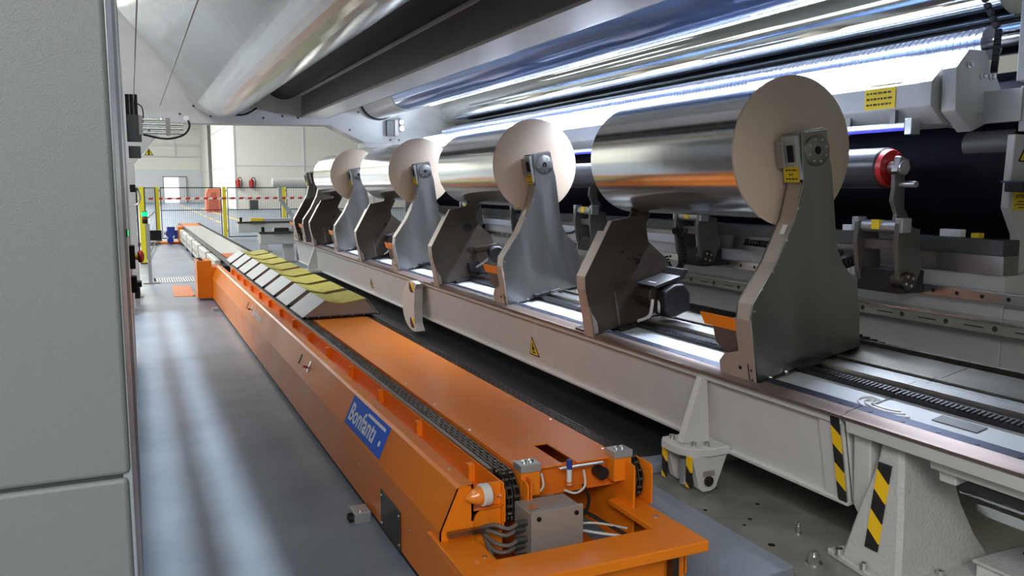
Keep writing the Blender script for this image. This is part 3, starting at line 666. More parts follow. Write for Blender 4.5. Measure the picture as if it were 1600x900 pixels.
# ================================================================== ROLL SUPPORTS
SP = [(0, .01), (.755, .0), (.785, .26), (.776, .39), (.69, .515), (.655, .62), (.663, .82), (.672, 1.05), (.664, 1.11), (.66, 1.272), (.486, 1.278), (.462, 1.017), (.379, .834), (.222, .625), (.035, .44), (.012, .36)]
def yellow_label(par, mt, w_, h_):
    o = M().box(0, w_, 0, h_, 0, .002).build('yellow_label', YEL, par); o.data.transform(mt)
    m = M()
    for j in range(3):
        x = w_ * .12; e = w_ * (.88 if j != 1 else .62); x = x if j != 1 else w_ * .35
        while x < e:
            q = random.uniform(.1, .22) * w_; m.box(x, min(x + q, e), h_ * (.18 + .28 * j), h_ * (.27 + .28 * j), .002, .003); x += q + .05 * w_
    o = m.build('label_print', DTXT, par); o.data.transform(mt)
def make_S(label, y, group):
    t = tilt('roll_support', label, 'roll support', y, group)
    m = M(); m.prism(SP, 0, .012); m.build('face_plate', STEEL, t, bevel=.002)
    left = [(.01, .0), (.012, .36), (.035, .44), (.222, .625), (.379, .834), (.462, 1.017)]
    m = M(); m.sheet(left[1:], .004, .125, -.012); m.build('edge_flange', EDGE, t)
    m = M(); m.prism([(.0, -.01), (.30, -.01), (.30, .08), (.25, .13), (.125, .20), (.125, .36), (.0, .36)], 0.0, .012, 'x'); o = m.build('foot_flange', EDGE, t)
    right = [(.66, 1.27), (.664, 1.11), (.672, 1.05), (.663, .82), (.655, .62), (.69, .515), (.776, .39), (.785, .26), (.755, 0)]
    m = M(); m.sheet(right, .004, .125, -.012); m.build('rear_flange', STEEL, t)
    m = M(); m.prism([(p[0] , p[1]) for p in SP], .113, .125); m.build('back_plate', STEEL, t)
    # head
    M().box(.462, .656, .013, .13, 1.10, 1.282).build('head_block', STEEL, t, bevel=.004)
    M().box(.445, .47, .01, .12, 1.03, 1.27).build('bracket_plate', ALU, t, bevel=.003)
    M().box(.425, .447, .09, .15, 1.10, 1.25).build('latch_block', BOX, t, bevel=.006)
    M().box(.438, .446, .035, .075, 1.13, 1.22).build('latch_slot', BLK, t)
    yellow_label(t, frame((.4440, .12, 1.02), (0, -1, 0), (.0, 0, 1)), .115, .085)
    m = M(); m.rev((.575, .0, 1.17), (0, -1, 0), [(0, .084), (.010, .084), (.012, .080), (.012, .022), (-.004, .018), (-.004, 0)], 40); m.build('hub_flange', STEEL, t)
    m = M()
    for q in range(8): a = q * PI / 4 + .2; m.rev((.575 + .062 * math.cos(a), -.012, 1.17 + .062 * math.sin(a)), (0, -1, 0), [(0, .006), (.004, .006), (.004, 0)], 8)
    m.build('hub_bolts', BOLT, t)
    M().cyl((.575, -.014, 1.17), (.575, -.003, 1.17), .015, n=16).build('hub_bore', BLK, t)
    M().cyl((.575, .13, 1.17), (.575, .148, 1.17), .06).build('chuck', STD, t)
    # small dowels along left edge
    m = M()
    for (x, z) in ((.03, .40), (.10, .505), (.18, .585), (.30, .73), (.40, .885)): m.rev((x + .012, .0, z), (0, -1, 0), [(0, .006), (.004, .006), (.004, 0)], 8)
    m.build('rivets', BOLT, t)
    m = M(); m.cyl((-.004, .12, .075), (.002, .12, .075), .011, n=12); m.cyl((-.004, .03, .075), (.002, .03, .075), .006, n=10); m.cyl((-.004, .03, .02), (.002, .03, .02), .006, n=10); m.box(-.003, .002, .05, .055, .0, .11); m.build('flange_holes', BLK, t)
    # orange finger guard
    m = M(); m.prism([(.12, .355), (.42, .355), (.39, .285), (.12, .285)], -.004, .004, 'x'); o = m.build('finger_guard', OR, t, bevel=.001)
    m = M(); m.prism([(.12, .285), (.32, .285), (.31, .19), (.22, .14), (.12, .17)], .0, .008, 'x'); m.build('guard_bracket', mat('brown_bracket', (.10, .07, .06), .5) if 'brown_bracket' not in bpy.data.materials else bpy.data.materials['brown_bracket'], t)
    # base carriage
    M().box(.02, .74, .0, .30, -.0, .018).build('base_plate', STD, t, bevel=.003)
    m = M(); m.box(.0, .10, -.02, .30, .008, .045 if False else .014); m.box(.42, .52, -.04, .28, .031, .045); m.box(.15, .72, .02, .06, -.01, .0)
    m.box(.26, .40, -.06, .04, .022, .05); m.cyl((.33, -.03, .02), (.33, -.03, .055), .022, n=16); m.build('carriage_blocks', BLKM, t, bevel=.003)
    m = M(); m.bolt((.20, -.012, .02), (0, -1, 0), .008, .01); m.bolt((.10, -.0, .012), (0, -1, 0), .006, .01); m.build('bolts', BOLT, t)
    return t
def make_D(label, y, group, variant=0):
    t = tilt('drive_support', label, 'drive support', y, group)
    DP = [(0, .0), (.69, .0), (.68, .22), (.665, .41), (.52, .58), (.52, .80), (.26, .825), (-.04, .44), (-.06, .345), (-.04, .20), (0, .12)]
    m = M(); m.prism([(0, .0), (.69, .0), (.68, .22), (.665, .41), (.52, .58), (.52, .787), (.243, .787), (-.04, .44), (-.05, .345), (-.045, .20), (.0, .10)], 0, .012); m.build('face_plate', STD, t, bevel=.002)
    m = M(); m.sheet([(-.045, .20), (-.05, .345), (-.04, .44), (.243, .787)], .004, .055, -.012).sheet([(-.045, .20), (-.05, .345), (-.04, .44), (.19, .722)], .055, .13, -.012); m.build('edge_flange', EDGE, t)
    m = M(); m.prism([(.0, -.01), (.13, -.01), (.13, .22), (.0, .22), (.0, .12)], -.046, -.034, 'x'); m.build('lower_flange', EDGE, t)
    m = M(); m.prism([(-.045, .2), (0, .10), (0, .0), (-.046, .0)], .0, .012); m.build('corner_plate', EDGE, t)
    m = M(); m.sheet([(.52, .775), (.52, .58), (.665, .41), (.68, .22), (.69, .0)], .004, .13, -.012); m.build('rear_flange', STD, t)
    # rear upright reaching the roll axis behind the roll end
    m = M(); m.prism([(.06, .44), (.22, .66), (.40, .70), (.50, .80), (.50, 1.25), (.65, 1.25), (.65, .75), (.52, .58), (.63, .41), (.66, .05), (.06, .05)], .13, .145); m.build('rear_plate', STD, t)
    M().box(.48, .66, .145, .26, 1.06, 1.26).build('head_block', STD, t, bevel=.004)
    M().cyl((.575, .05 + .07, 1.17), (.575, .16, 1.17), .05).build('chuck', STD, t)
    M().box(-.03, .70, -.0, .30, -.0, .018).build('base_plate', STD, t, bevel=.003)
    m = M(); m.box(.0, .10, -.02, .30, .012, .02); m.box(.42, .52, -.04, .28, .031, .045); m.box(.15, .66, -.05, .0, -.005, .02); m.build('carriage_blocks', BLKM, t, bevel=.003)
    if variant == 0:
        m = M()
        for x, z, r_ in ((.29, .55, .010), (.33, .49, .006), (.41, .455, .02), (.445, .46, .006), (.385, .48, .006), (.40, .42, .006), (.43, .50, .006)): m.cyl((x, -.003, z), (x, .001, z), r_, n=14)
        m.build('bore_holes', BLK, t)
        M().box(.17, .185, -.003, .0, .03, .28).build('weld_seam', ARM, t)
        # geared motor in front of plate
        m = M(); m.prism([(.33, .22), (.35, .27), (.38, .29), (.48, .28), (.48, .22), (.46, .17), (.34, .17)], -.20, .0); m.build('motor_cover', STD, t, bevel=.006)
        m = M(); m.prism([(.38, .12), (.40, .26), (.50, .29), (.58, .28), (.62, .20), (.60, .08), (.44, .05)], -.30, -.10); m.build('motor_body', BLK, t, bevel=.02)
        M().prism([(.36, .29), (.60, .30), (.66, .36), (.62, .37), (.58, .33), (.35, .31)], -.26, -.02).build('motor_bracket', BLKM, t, bevel=.003)
        M().box(.40, .46, -.20, -.10, .306, .316).build('motor_label', BOX, t)
        m = M(); m.tube([(.36, -.2, .20), (.33, -.22, .15), (.31, -.2, .09), (.28, -.1, .05)], .012); m.tube([(.40, -.22, .19), (.37, -.25, .14), (.40, -.2, .10)], .010); m.build('cables', LCAB, t)
    else:
        m = M(); m.rev((.40, .0, .56), (0, -1, 0), [(0, .05), (.012, .05), (.014, .04), (.006, .036), (.006, .02), (.012, .018), (.012, 0)], 30); m.build('bearing_cap', BLKM, t)
        m = M(); m.rev((.38, .0, .32), (0, -1, 0), [(0, .032), (.012, .03), (.012, .014), (.02, .012), (.02, 0)], 24); m.build('drive_pin', BLKM, t)
        M().cyl((.44, -.02, .30), (.62, -.25, .32), .035).build('motor_tube', STD, t); M().cyl((.55, -.35, .24), (.62, -.12, .26), .085).build('motor_body', BLK, t)
        M().box(.33, .45, -.05, .0, .06, .18).build('connector_box', BLK, t, bevel=.004)
        m = M(); m.tube([(.40, -.06, .12), (.46, -.12, .16), (.50, -.18, .20)], .012); m.build('cables', LCAB, t)
    return t
gS = 'roll supports with a round hub along the tilted bed'
s1 = make_S('tall brushed steel roll support with round hub, nearest the camera', 3.45, gS)
# inspection sticker on nearest support edge (blank white)
o = M().box(0, .034, 0, .055, 0, .0015).build('paper_sticker', WHT, s1); o.data.transform(frame((.315, .060, .762), (0, -1, 0), (.157, 0, .21)))
s_lab = ['brushed steel roll support in front of the second cream disc from the right', 'steel roll support in front of the third cream disc from the right', 'steel roll support in front of the farthest cream disc',
         'dark thin roll support just behind the farthest film roll', 'farthest dark roll support, its square head clear of the rolls']
for y, lb in zip((6.72, 10.05, 13.42, 16.15, 17.15), s_lab): dup(s1, (OX, y, OZ), lb)
gD = 'dark drive supports under the far roll ends'
d1 = make_D('dark steel drive support with black motor under the nearest film roll', 5.12, gD, 0)
d2 = make_D('dark steel drive support with round bearing cap under the second film roll', 8.45, gD, 1)
for y, lb in zip((11.75, 15.15, 16.72), ('dark drive support under the third film roll, beside the third disc', 'dark drive support under the far end of the farthest roll', 'narrow dark drive support between the two farthest thin supports')):
    dup(d1 if y != 16.72 else d2, (OX, y, OZ), lb)

# ================================================================== FILM ROLLS
def make_roll(label, y, L_, group):
    cx, cz = loc2w(.575, 1.17)
    t = thing('film_roll', label, 'film roll', (cx, y, cz), group=group)
    M().rev((0, .045, 0), (0, 1, 0), [(0, .37), (.004, .377), (L_ - .05, .377), (L_ - .046, .37), (L_ - .046, .08)], 128).build('wound_film', FOIL, t, ang=25)
    o = M().rev((0, .02, 0), (0, 1, 0), [(0, .06), (0, .414), (.004, .418), (.018, .418), (.022, .414), (.022, .07)], 96).build('end_disc', CREAM, t, ang=50); o['label'] = 'cream plastic end disc'
    M().cyl((0, 0, 0), (0, .05, 0), .085, n=32).build('core_end', STD, t)
    M().cyl((0, L_ - .06, 0), (0, L_ + .06, 0), .07, n=32).build('core', DGREY, t)
    return t
gR = 'mirror-bright rolls of metallised film'
rl = [('large mirror-bright film roll with cream disc, nearest the camera', 3.60), ('mirror-bright film roll with cream disc, second from the right', 6.87),
      ('mirror-bright film roll with cream disc, third from the right', 10.20), ('mirror-bright film roll with cream disc, smallest and farthest', 13.57)]
r0 = make_roll(rl[0][0], rl[0][1], 1.63, gR)
cx, cz = loc2w(.575, 1.17)
for lb, y in rl[1:]: dup(r0, (cx, y, cz), lb)

# ================================================================== PEDESTAL & FOOTINGS (right bottom)
t = thing('pedestal', 'rough-cast grey pedestal with a hazard stripe at the lower right', 'pedestal', (0, 0, 0))
m = M()
def ring(z, x0, x1, y0, y1, c_=.02): return [(x0 + c_, y0, z), (x1 - c_, y0, z), (x1, y0 + c_, z), (x1, y1 - c_, z), (x1 - c_, y1, z), (x0 + c_, y1, z), (x0, y1 - c_, z), (x0, y0 + c_, z)]
CAST = mat('rough_cast_paint', (.50, .51, .50), .5, noise=.06, nscale=8, bump=.5, bscale=70)
m.rings([ring(-.03, 2.985, 3.60, 2.46, 2.79), ring(.10, 3.0, 3.50, 2.475, 2.76), ring(.25, 3.015, 3.42, 2.49, 2.72), ring(.38, 3.03, 3.38, 2.51, 2.68), ring(.47, 3.04, 3.26, 2.52, 2.66), ring(.555, 3.045, 3.18, 2.53, 2.65)])
m.build('body', CAST, t)
m = M(); m.prism([(2.90, 2.36), (3.75, 2.20), (3.75, 2.78), (2.97, 2.86)], -.06, -.025, 'z'); m.build('base_plate', CAST, t, bevel=.01)
m = M(); m.add([(3.010, 2.585, .06), (3.010, 2.655, .06), (3.045, 2.640, .46), (3.045, 2.57, .46), (2.988, 2.585, .06), (2.988, 2.655, .06), (3.030, 2.640, .46), (3.030, 2.57, .46)],
      [(0, 1, 2, 3), (4, 7, 6, 5), (0, 4, 5, 1), (1, 5, 6, 2), (2, 6, 7, 3), (3, 7, 4, 0)]); m.build('hazard_stripe', HZ, t)
m = M()
for x, y in ((2.965, 2.78), (2.95, 2.62), (2.94, 2.46), (3.2, 2.42)): M().socket((x, y, -.025), (0, 0, 1), .018, .03).build('anchor_screw', BOLT, t)
t = thing('hinge_cheek', 'rounded grey hinge cheek between the front bed end and the pedestal', 'hinge', (0, 2.70, 0))
m = M(); m.prism([(3.04, .56), (3.30, .60), (3.36, .50), (3.34, .30), (3.24, .14), (3.12, .10), (3.06, .2)], .0, .10); m.build('cheek', WH, t, bevel=.01)
m = M(); m.cyl((3.2, -.03, .40), (3.2, .0, .40), .10, n=30); m.build('hinge_boss', CAST, t)
t = thing('hinge_tube', 'short black tube joint beneath the rail at the pedestal top', 'tube joint', (3.30, 2.42, .50))
M().rev((0, 0, 0), (0, 1, 0), [(0, .055), (0, .075), (.14, .075), (.14, .05)], 32).build('tube', BLKM, t); M().cyl((0, -.01, 0), (0, .02, 0), .045).build('bore', BOX, t)
t = thing('terminal_cover', 'pale grey rectangular box cover with a screw at the bottom right', 'cover box', (3.32, 2.08, -.06))
M().box(0, .50, 0, .26, 0, .11).build('box', WH, t, bevel=.006); M().box(-.012, .512, -.012, .272, .11, .125).build('lid', CAST, t, bevel=.004)
m = M(); m.socket((.25, .20, .125), (0, 0, 1), .016, .008); m.socket((.02, .02, .125), (0, 0, 1), .012, .008); m.build('screws', DGREY, t)
t = thing('cable_duct', 'cream cable duct bar lying on the floor behind the pedestal', 'duct', (3.7, 2.3, -.06))
M().box(0, .3, 0, 1.0, 0, .16).build('duct_body', mat('cream_duct', (.40, .39, .32), .6), t, bevel=.01); M().box(-.02, .32, 0, 1.0, .16, .18).build('duct_lid', bpy.data.materials['cream_duct'], t, bevel=.004)
t = thing('anchor_block', 'dark mottled steel block with a hexagonal bolt behind the cover box', 'steel block', (3.75, 1.9, -.06))
M().box(0, .6, 0, .36, 0, .24).build('block', mat('mottled_green_grey', (.10, .11, .09), .5, .3, noise=.4, nscale=10), t, bevel=.02)
m = M(); m.socket((.12, .2, .24), (0, 0, 1), .026, .05); m.build('bolt', BOLT, t)
for i, (x, y, r_, lb) in enumerate(((2.84, 2.81, .028, 'chunky hexagonal anchor bolt standing on the floor plate beside the blue slab'), (3.02, 3.10, .010, 'tiny bolt head on the floor plate left of the pedestal stripe'))):
    t = thing('anchor_bolt', lb, 'bolt', (x, y, -.06))
    M().cyl((0, 0, 0), (0, 0, .006), r_ * 1.4).build('washer', BOLT, t); M().cyl((0, 0, .006), (0, 0, .04), r_, n=6).build('nut', BOLT, t)
    M().cyl((0, 0, .04), (0, 0, .06), r_ * .6, n=16).build('stud', BOLT, t)
m = M()
for x, y, r_ in ((2.80, 3.05, .018), (2.92, 3.35, .012), (2.78, 3.55, .012), (3.1, 3.5, .014), (2.95, 3.95, .02), (2.84, 3.3, .010), (3.05, 3.8, .010)): m.cyl((x, y, -.062), (x, y, -.0585), r_, n=18)
tag(m.build('bolt_hole', BLK), 'scattered black bolt holes in the stained steel floor plate', 'bolt holes', kind='stuff')
t = thing('floor_clip', 'small bright metal clip lying in the dark gap under the front bed', 'clip', (2.62, 4.72, .001))
M().box(-.05, .05, -.05, .05, 0, .012).build('plate', BOLT, t, bevel=.003); m = M(); m.tube([(-.04, 0, .012), (0, .02, .04), (.05, 0, .012)], .006); m.build('loop', BOLT, t)
t = thing('floor_clip', 'small white square clamp on the dark floor below the curved hook arm', 'clip', (2.52, 8.05, .001))
M().box(-.04, .04, -.06, .06, 0, .05).build('plate', WHT, t, bevel=.004); M().cyl((0, 0, .05), (0, 0, .07), .015).build('screw', BOLT, t)

# ================================================================== ORANGE CONVEYOR
t = thing('chain_conveyor', 'bright orange floor conveyor with twin chains and blue maker sign', 'conveyor', (0, 0, 0))
Y1, Y2 = 3.0, 13.25
M().sheet([(1.05, .035), (1.05, .335), (1.125, .505), (1.14, .515), (1.195, .515)], Y1, Y2, -.006).build('side_cover', OR, t)
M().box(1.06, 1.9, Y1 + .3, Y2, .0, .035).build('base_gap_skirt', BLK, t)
m = M(); m.prism([(1.05, .035), (1.05, .335), (1.125, .505), (1.195, .515), (1.195, .30), (1.16, .26), (1.16, .035)], Y1 + .0, Y1 + .006); m.build('cover_end', OR, t)
M().box(1.185, 1.195, Y1, Y2, .36, .51).build('recess_wall', OR, t)
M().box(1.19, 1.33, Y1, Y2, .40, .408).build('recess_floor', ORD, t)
M().box(1.322, 1.330, Y1, Y2, .30, .498).build('inner_wall', OR, t)
for k in range(14): M().box(1.292, 1.323, 3.30 + k * .735, 3.34 + k * .735, .405, .486).build('rib', OR, t, bevel=.003)
M().box(1.328, 1.350, Y1 + .16, Y2 + .1, .47, .507).build('wear_rail', mat('brown_wear_rail', (.15, .12, .10), .35, .6), t, bevel=.002)
M().box(1.35, 1.43, Y1 + .1, Y2 + .1, .455, .472).build('chain_track', BLKM, t)
def chain_mesh(x0, y_front, y_end, z, wrap_r):
    m = M(); p = .038
    path = []
    n_ = int((y_end - y_front) / p)
    for i in range(n_): path.append((y_end - i * p, z, 0.))
    k = int(PI * wrap_r / p) + 1
    for i in range(k + 1):
        a = i * p / wrap_r; path.append((y_front - wrap_r * math.sin(a), z - wrap_r + wrap_r * math.cos(a), a))
    for i, (y, zz, a) in enumerate(path):
        R_ = Matrix.Rotation(a, 3, 'X')
        for s_ in range(2):
            xs = x0 + s_ * .034
            for dx in ((.0, .0035), (.0225, .026)) if i % 2 else ((.004, .0075), (.0185, .022)):
                q = M().box(xs + dx[0], xs + dx[1], -.022, .022, -.013, .013)
                m.add([Vector((v[0], y, zz)) + R_ @ Vector((0, v[1], v[2])) for v in q.v], q.f)
            c_ = Vector((0, y, zz)) + R_ @ Vector((0, .019, 0))
            m.cyl((xs - .001, c_.y, c_.z), (xs + .027, c_.y, c_.z), .0085, n=8)
    return m
chain_mesh(1.354, Y1 + .13, Y2, .496, .10).build('chain', CHAIN, t)
chain_mesh(1.966, Y1 + .13, Y2, .482, .09).build('chain', CHAIN, t)
M().box(1.955, 2.035, Y1 + .1, Y2, .455, .472).build('chain_track', BLKM, t)
for x in (1.39, 2.0):
    m = M(); m.cyl((x - .012, Y1 + .13, .396), (x + .012, Y1 + .13, .396), .088, n=20); m.cyl((x - .045, Y1 + .13, .396), (x + .045, Y1 + .13, .396), .02); m.build('sprocket', BLKM, t)
# top plate with slot, built from strips
pl = [(1.452, .488), (1.458, .500), (1.94, .500), (1.946, .488)]
m = M(); m.box(1.455, 1.945, Y1 + .40, 7.55, .494, .500); m.box(1.455, 1.655, Y1 + .10, Y1 + .40, .494, .500); m.box(1.725, 1.945, Y1 + .10, Y1 + .40, .494, .500); m.box(1.945, 1.949, Y1 + .10, 7.55, .44, .499); m.box(1.452, 1.456, Y1 + .10, 7.55, .44, .499)
m.build('top_plate', OR, t)
M().box(1.455, 1.945, 7.55, Y2, .488, .494).build('carriage_track', ORD, t)
m = M()
for k in range(9):
    for x in (1.475, 1.925): m.rev((x, 3.22 + k * .53, .500), (0, 0, 1), [(0, .0075), (.003, .006), (.004, 0)], 10)
for k in range(8): m.rev((1.165, 3.2 + k * 1.1, .5155), (0, 0, 1), [(0, .008), (.003, .006), (.004, 0)], 10); m.rev((1.05, 3.4 + k * .9, .19 + .02 * (k % 2)), (-1, 0, 0), [(0, .008), (.003, .006), (.004, 0)], 10)
m.build('rivets', BOLT, t)
M().box(1.45, 1.95, Y1 + .13, Y1 + .14, .36, .494).build('end_plate', ORD, t)
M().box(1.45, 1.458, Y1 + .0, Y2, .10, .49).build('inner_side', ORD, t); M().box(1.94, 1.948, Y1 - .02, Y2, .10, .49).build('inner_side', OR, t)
M().box(2.04, 2.05, Y1 + .05, Y2, .035, .46).build('right_cover', OR, t)
# chain cheek plates
cp = [(2.99, .465), (3.01, .482), (3.35, .486), (3.35, .42), (3.12, .34), (3.03, .315), (2.99, .335)]
for x in (1.325, 1.432): M().prism([(y, z) for y, z in cp], x, x + .008, 'x').build('cheek_plate', OR, t, bevel=.002)
for x in (1.948, 2.038): M().prism([(2.985, .465), (3.0, .482), (3.3, .482), (3.3, .25), (3.1, .25), (2.985, .30)], x, x + .008, 'x').build('cheek_plate', OR, t, bevel=.002)
M().prism([(1.19, .20), (1.33, .20), (1.33, .50), (1.24, .50), (1.24, .40), (1.19, .34)], Y1 + .02, Y1 + .03).build('shroud_plate', OR, t)
m = M(); m.bolt((1.325, 3.03, .435), (-1, 0, 0), .012, .02); m.build('tensioner_bolt', BOLT, t)
M().bolt((1.325, 3.035, .40), (-1, 0, 0), .011, .022).build('tensioner_bolt', BOLT, t)
M().bolt((1.325, 3.09, .455), (-1, 0, 0), .009, .012).build('tensioner_bolt', BOLT, t)
# front frame
m = M(); m.box(1.03, 2.03, 2.56, 2.76, .255, .300); m.build('front_cross_member', OR, t, bevel=.006)
M().box(1.035, 1.195, 2.74, 3.12, .270, .297).build('side_member', OR, t, bevel=.005); M().box(1.90, 2.03, 2.74, 3.12, .270, .297).build('side_member', OR, t, bevel=.005)
m = M(); m.box(1.035, 1.055, 2.70, 3.0, .10, .27); m.box(2.01, 2.03, 2.70, 3.2, .10, .27); m.box(1.035, 2.02, 2.70, 2.72, .08, .255); m.build('front_apron', OR, t, bevel=.003)
m = M(); m.box(1.10, 1.12, 2.62, 2.66, .0, .255); m.box(1.07, 1.15, 2.6, 2.68, .0, .02); m.box(1.9, 1.93, 2.62, 2.66, .0, .255); m.box(1.87, 1.96, 2.6, 2.68, .0, .02); m.build('floor_foot', STD, t)
M().box(1.075, 1.30, Y1 - .035, Y1 - .01, .318, .338).build('clamp_strip', STEEL, t)
m = M()
for x, y in ((1.16, 2.80), (1.98, 2.86)): m.rev((x, y, .297), (0, 0, 1), [(0, .010), (.004, .009), (.005, 0)], 12)
m.build('frame_rivets', BOLT, t)
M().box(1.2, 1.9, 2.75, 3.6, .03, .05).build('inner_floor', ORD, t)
# sensor blocks
for x in (1.475, 1.93):
    M().box(x - .045, x + .045, 3.05, 3.12, .40, .505).build('block_post', OR, t, bevel=.004)
    b_ = M().box(x - .047, x + .047, 3.045, 3.125, .506, .54).build('sensor_block', ALU, t, bevel=.003)
    m = M()
    for dx in (-.014, .016): m.rev((x + dx, 3.085, .54), (0, 0, 1), [(0, .013), (.008, .013), (.012, .008), (.012, 0)], 16)
    m.build('screws', BOLT, b_)
m = M(); m.tube([(1.53, 3.06, .49), (1.535, 3.05, .44), (1.52, 3.06, .41), (1.50, 3.07, .40)], .005); m.build('sensor_cable', LCAB, t); m = M(); m.tube([(1.73, 3.05, .48), (1.72, 3.02, .42), (1.68, 3.03, .39), (1.64, 3.06, .40)], .005); m.build('sensor_cable', LCAB, t)
M().box(1.62, 1.84, 3.055, 3.075, .492, .498).build('sensor_bar', BOLT, t, bevel=.001)
M().cyl((1.665, 3.06, .49), (1.665, 3.06, .53), .013).build('sensor_head', BLUEM, t)
M().cyl((1.665, 3.06, .42), (1.665, 3.06, .49), .012).build('sensor_body', TRN, t)
M().cyl((1.665, 3.06, .425), (1.665, 3.06, .435), .0125).build('sensor_ring', AMB, t)
M().rev((1.84, 3.12, .44), (0, -1, 0), [(0, .03), (.05, .03), (.05, 0)], 16).build('actuator', BLKM, t)
# junction box with glands
b_ = M().box(1.385, 1.615, 2.86, 3.02, .17, .405).build('junction_box', BOX, t, bevel=.004)
M().box(1.382, 1.618, 2.85, 2.866, .165, .415).build('box_lid', BOX, b_, bevel=.003)
m = M()
for x, z in ((1.415, .385), (1.585, .385), (1.415, .19), (1.585, .19)): m.rev((x, 2.85, z), (0, -1, 0), [(0, .010), (.004, .010), (.004, .006), (.001, .006), (.001, 0)], 16)
m.build('lid_screws', BLK, b_)
M().box(1.40, 1.44, 2.9, 2.93, .405, .41).build('vent_cap', BOLT, b_)
for k in range(5):
    z = .36 - k * .035; y = 2.90 + .02 * (k % 2)
    M().cyl((1.34, y, z), (1.388, y, z), .013, n=12).build('cable_gland', DGREY, b_)
    m = M(); m.tube([(1.345, y, z), (1.30, y - .005, z - .012), (1.25, y + .03, z), (1.20 + .01 * k, 3.06, .30 + .01 * k), (1.19, 3.2, .30)], .0085); m.build('cable', CABLE, t)
m = M(); m.tube([(1.63, 3.1, .36), (1.70, 3.0, .32), (1.80, 2.9, .26), (1.9, 2.82, .2)], .008); m.tube([(1.615, 2.95, .30), (1.68, 2.95, .33), (1.74, 3.02, .36), (1.78, 3.15, .38)], .008); m.build('cable', BLK, t)
m = M(); m.tube([(1.62, 2.96, .27), (1.70, 2.9, .26), (1.8, 2.84, .25), (1.9, 2.85, .22)], .006); m.tube([(1.62, 2.98, .28), (1.72, 2.92, .29), (1.86, 2.9, .25)], .005); m.build('cable', LCAB, t)
# beacon
bk = M().rev((1.255, 2.985, .470), (-1, -.12, 0), [(0, .040), (.005, .045), (.035, .046), (.040, .040)], 24).build('beacon_collar', TRN, t)
M().rev((1.255 - .040, 2.985 - .004, .470), (-1, -.12, 0), [(0, .038), (.02, .036), (.055, .016), (.068, .003), (.069, 0)], 24).build('beacon_lens', AMB, bk)
# side details
M().box(1.044, 1.050, 3.53, 3.86, .035, .225).build('access_panel', STD, t, bevel=.002)
m = M()
for y, z in ((3.55, .06), (3.84, .06), (3.55, .2), (3.84, .2)): m.rev((1.044, y, z), (-1, 0, 0), [(0, .006), (.003, .006), (.003, 0)], 8)
m.build('panel_screws', BOLT, t)
sl = Vector((.075, 0, .17)).normalized()
def on_slope(y, f, off=.001): return Vector((1.05 + .075 * f, y, .335 + .17 * f)) + Vector((-sl.z, 0, sl.x)) * off
for y in (5.9, 9.0):
    o = M().box(0, .035, 0, .07, 0, .002).build('slot', BLK, t); o.data.transform(frame(on_slope(y + .32, .35), (0, -1, 0), sl))
    o = M().box(0, .04, 0, .08, 0, .003).build('latch_plate', BOLT, t, bevel=.001); o.data.transform(frame(on_slope(y, .35), (0, -1, 0), sl))
    p = on_slope(y + .01, .5, .004); M().cyl(p, p + Vector((-.03, 0, .01)), .008).build('latch_knob', RED, t)
# maker's sign on slope
S = frame(on_slope(4.66, .16, .0012), (0, -1, 0), sl)
SG = tag(M().box(0, .74, -.01, .155, 0, .002).build('maker_sign', BLUE, t), 'blue enamel sign with white lettering'); SG.data.transform(S)
text('Bonfant\u0131', .138, .0006, 'sign_lettering', WHT, SG, S @ Matrix.Translation((.035, .024, .0030)), fit=.52, bold=.02)
m = M(); m.box(.355, .685, .118, .134, .002, .0036); m.cyl((.665, .05, .002), (.665, .05, .0036), .015, n=18); o = m.build('sign_bar_and_dot', WHT, SG); o.data.transform(S)
S2_ = frame(on_slope(8.86, .35, .0012), (0, -1, 0), sl)
text('Bonfant\u0131', .10, .0006, 'small_lettering', WHT, t, S2_, fit=.60, bold=.02)
# far end box of the orange conveyor
M().prism([(.84, .035), (1.05, .035), (1.05, .60), (.84, .60)], 13.2, 13.7).build('end_cabinet', OR, t, bevel=.004)
M().box(1.05, 1.19, 13.2, 13.7, .035, .5).build('end_cabinet_link', OR, t)
M().bolt((.9, 13.3, .60), (0, 0, 1), .03, .02).build('cabinet_knob', STD, t); M().bolt((.9, 13.6, .60), (0, 0, 1), .03, .02).build('cabinet_knob', STD, t)
t = thing('floor_sheet', 'flat orange steel sheet on the floor beside the far conveyor end', 'steel sheet', (0, 0, 0))
M().prism([(.53, 13.86), (.835, 13.8), (.835, 15.3), (.56, 15.4)], .0, .008, 'z').build('sheet', OR, t); M().box(.80, .835, 13.8, 15.3, .008, .02).build('rim', OR, t)
t = thing('floor_anchor', 'small aluminium floor block with a screw beside the conveyor panel', 'floor block', (1.005, 4.07, 0))
M().box(-.055, .03, -.06, .06, 0, .055).build('block', ALU, t, bevel=.003)
M().socket((-.02, -.03, .055), (0, 0, 1), .012, .008).build('screw', BOLT, t); M().socket((.0, .03, .055), (0, 0, 1), .008, .006).build('screw', BOLT, t)
M().cyl((-.075, .0, .01), (-.055, .0, .01), .03).build('bumper', BLK, t)
t = thing('floor_anchor', 'tiny metal floor block at the far foot of the orange conveyor', 'floor block', (.99, 12.1, 0))
M().box(-.04, .03, -.06, .06, 0, .04).build('block', ALU, t, bevel=.003); m = M(); m.socket((0, 0, .04), (0, 0, 1), .012, .008); m.build('screws', BOLT, t)

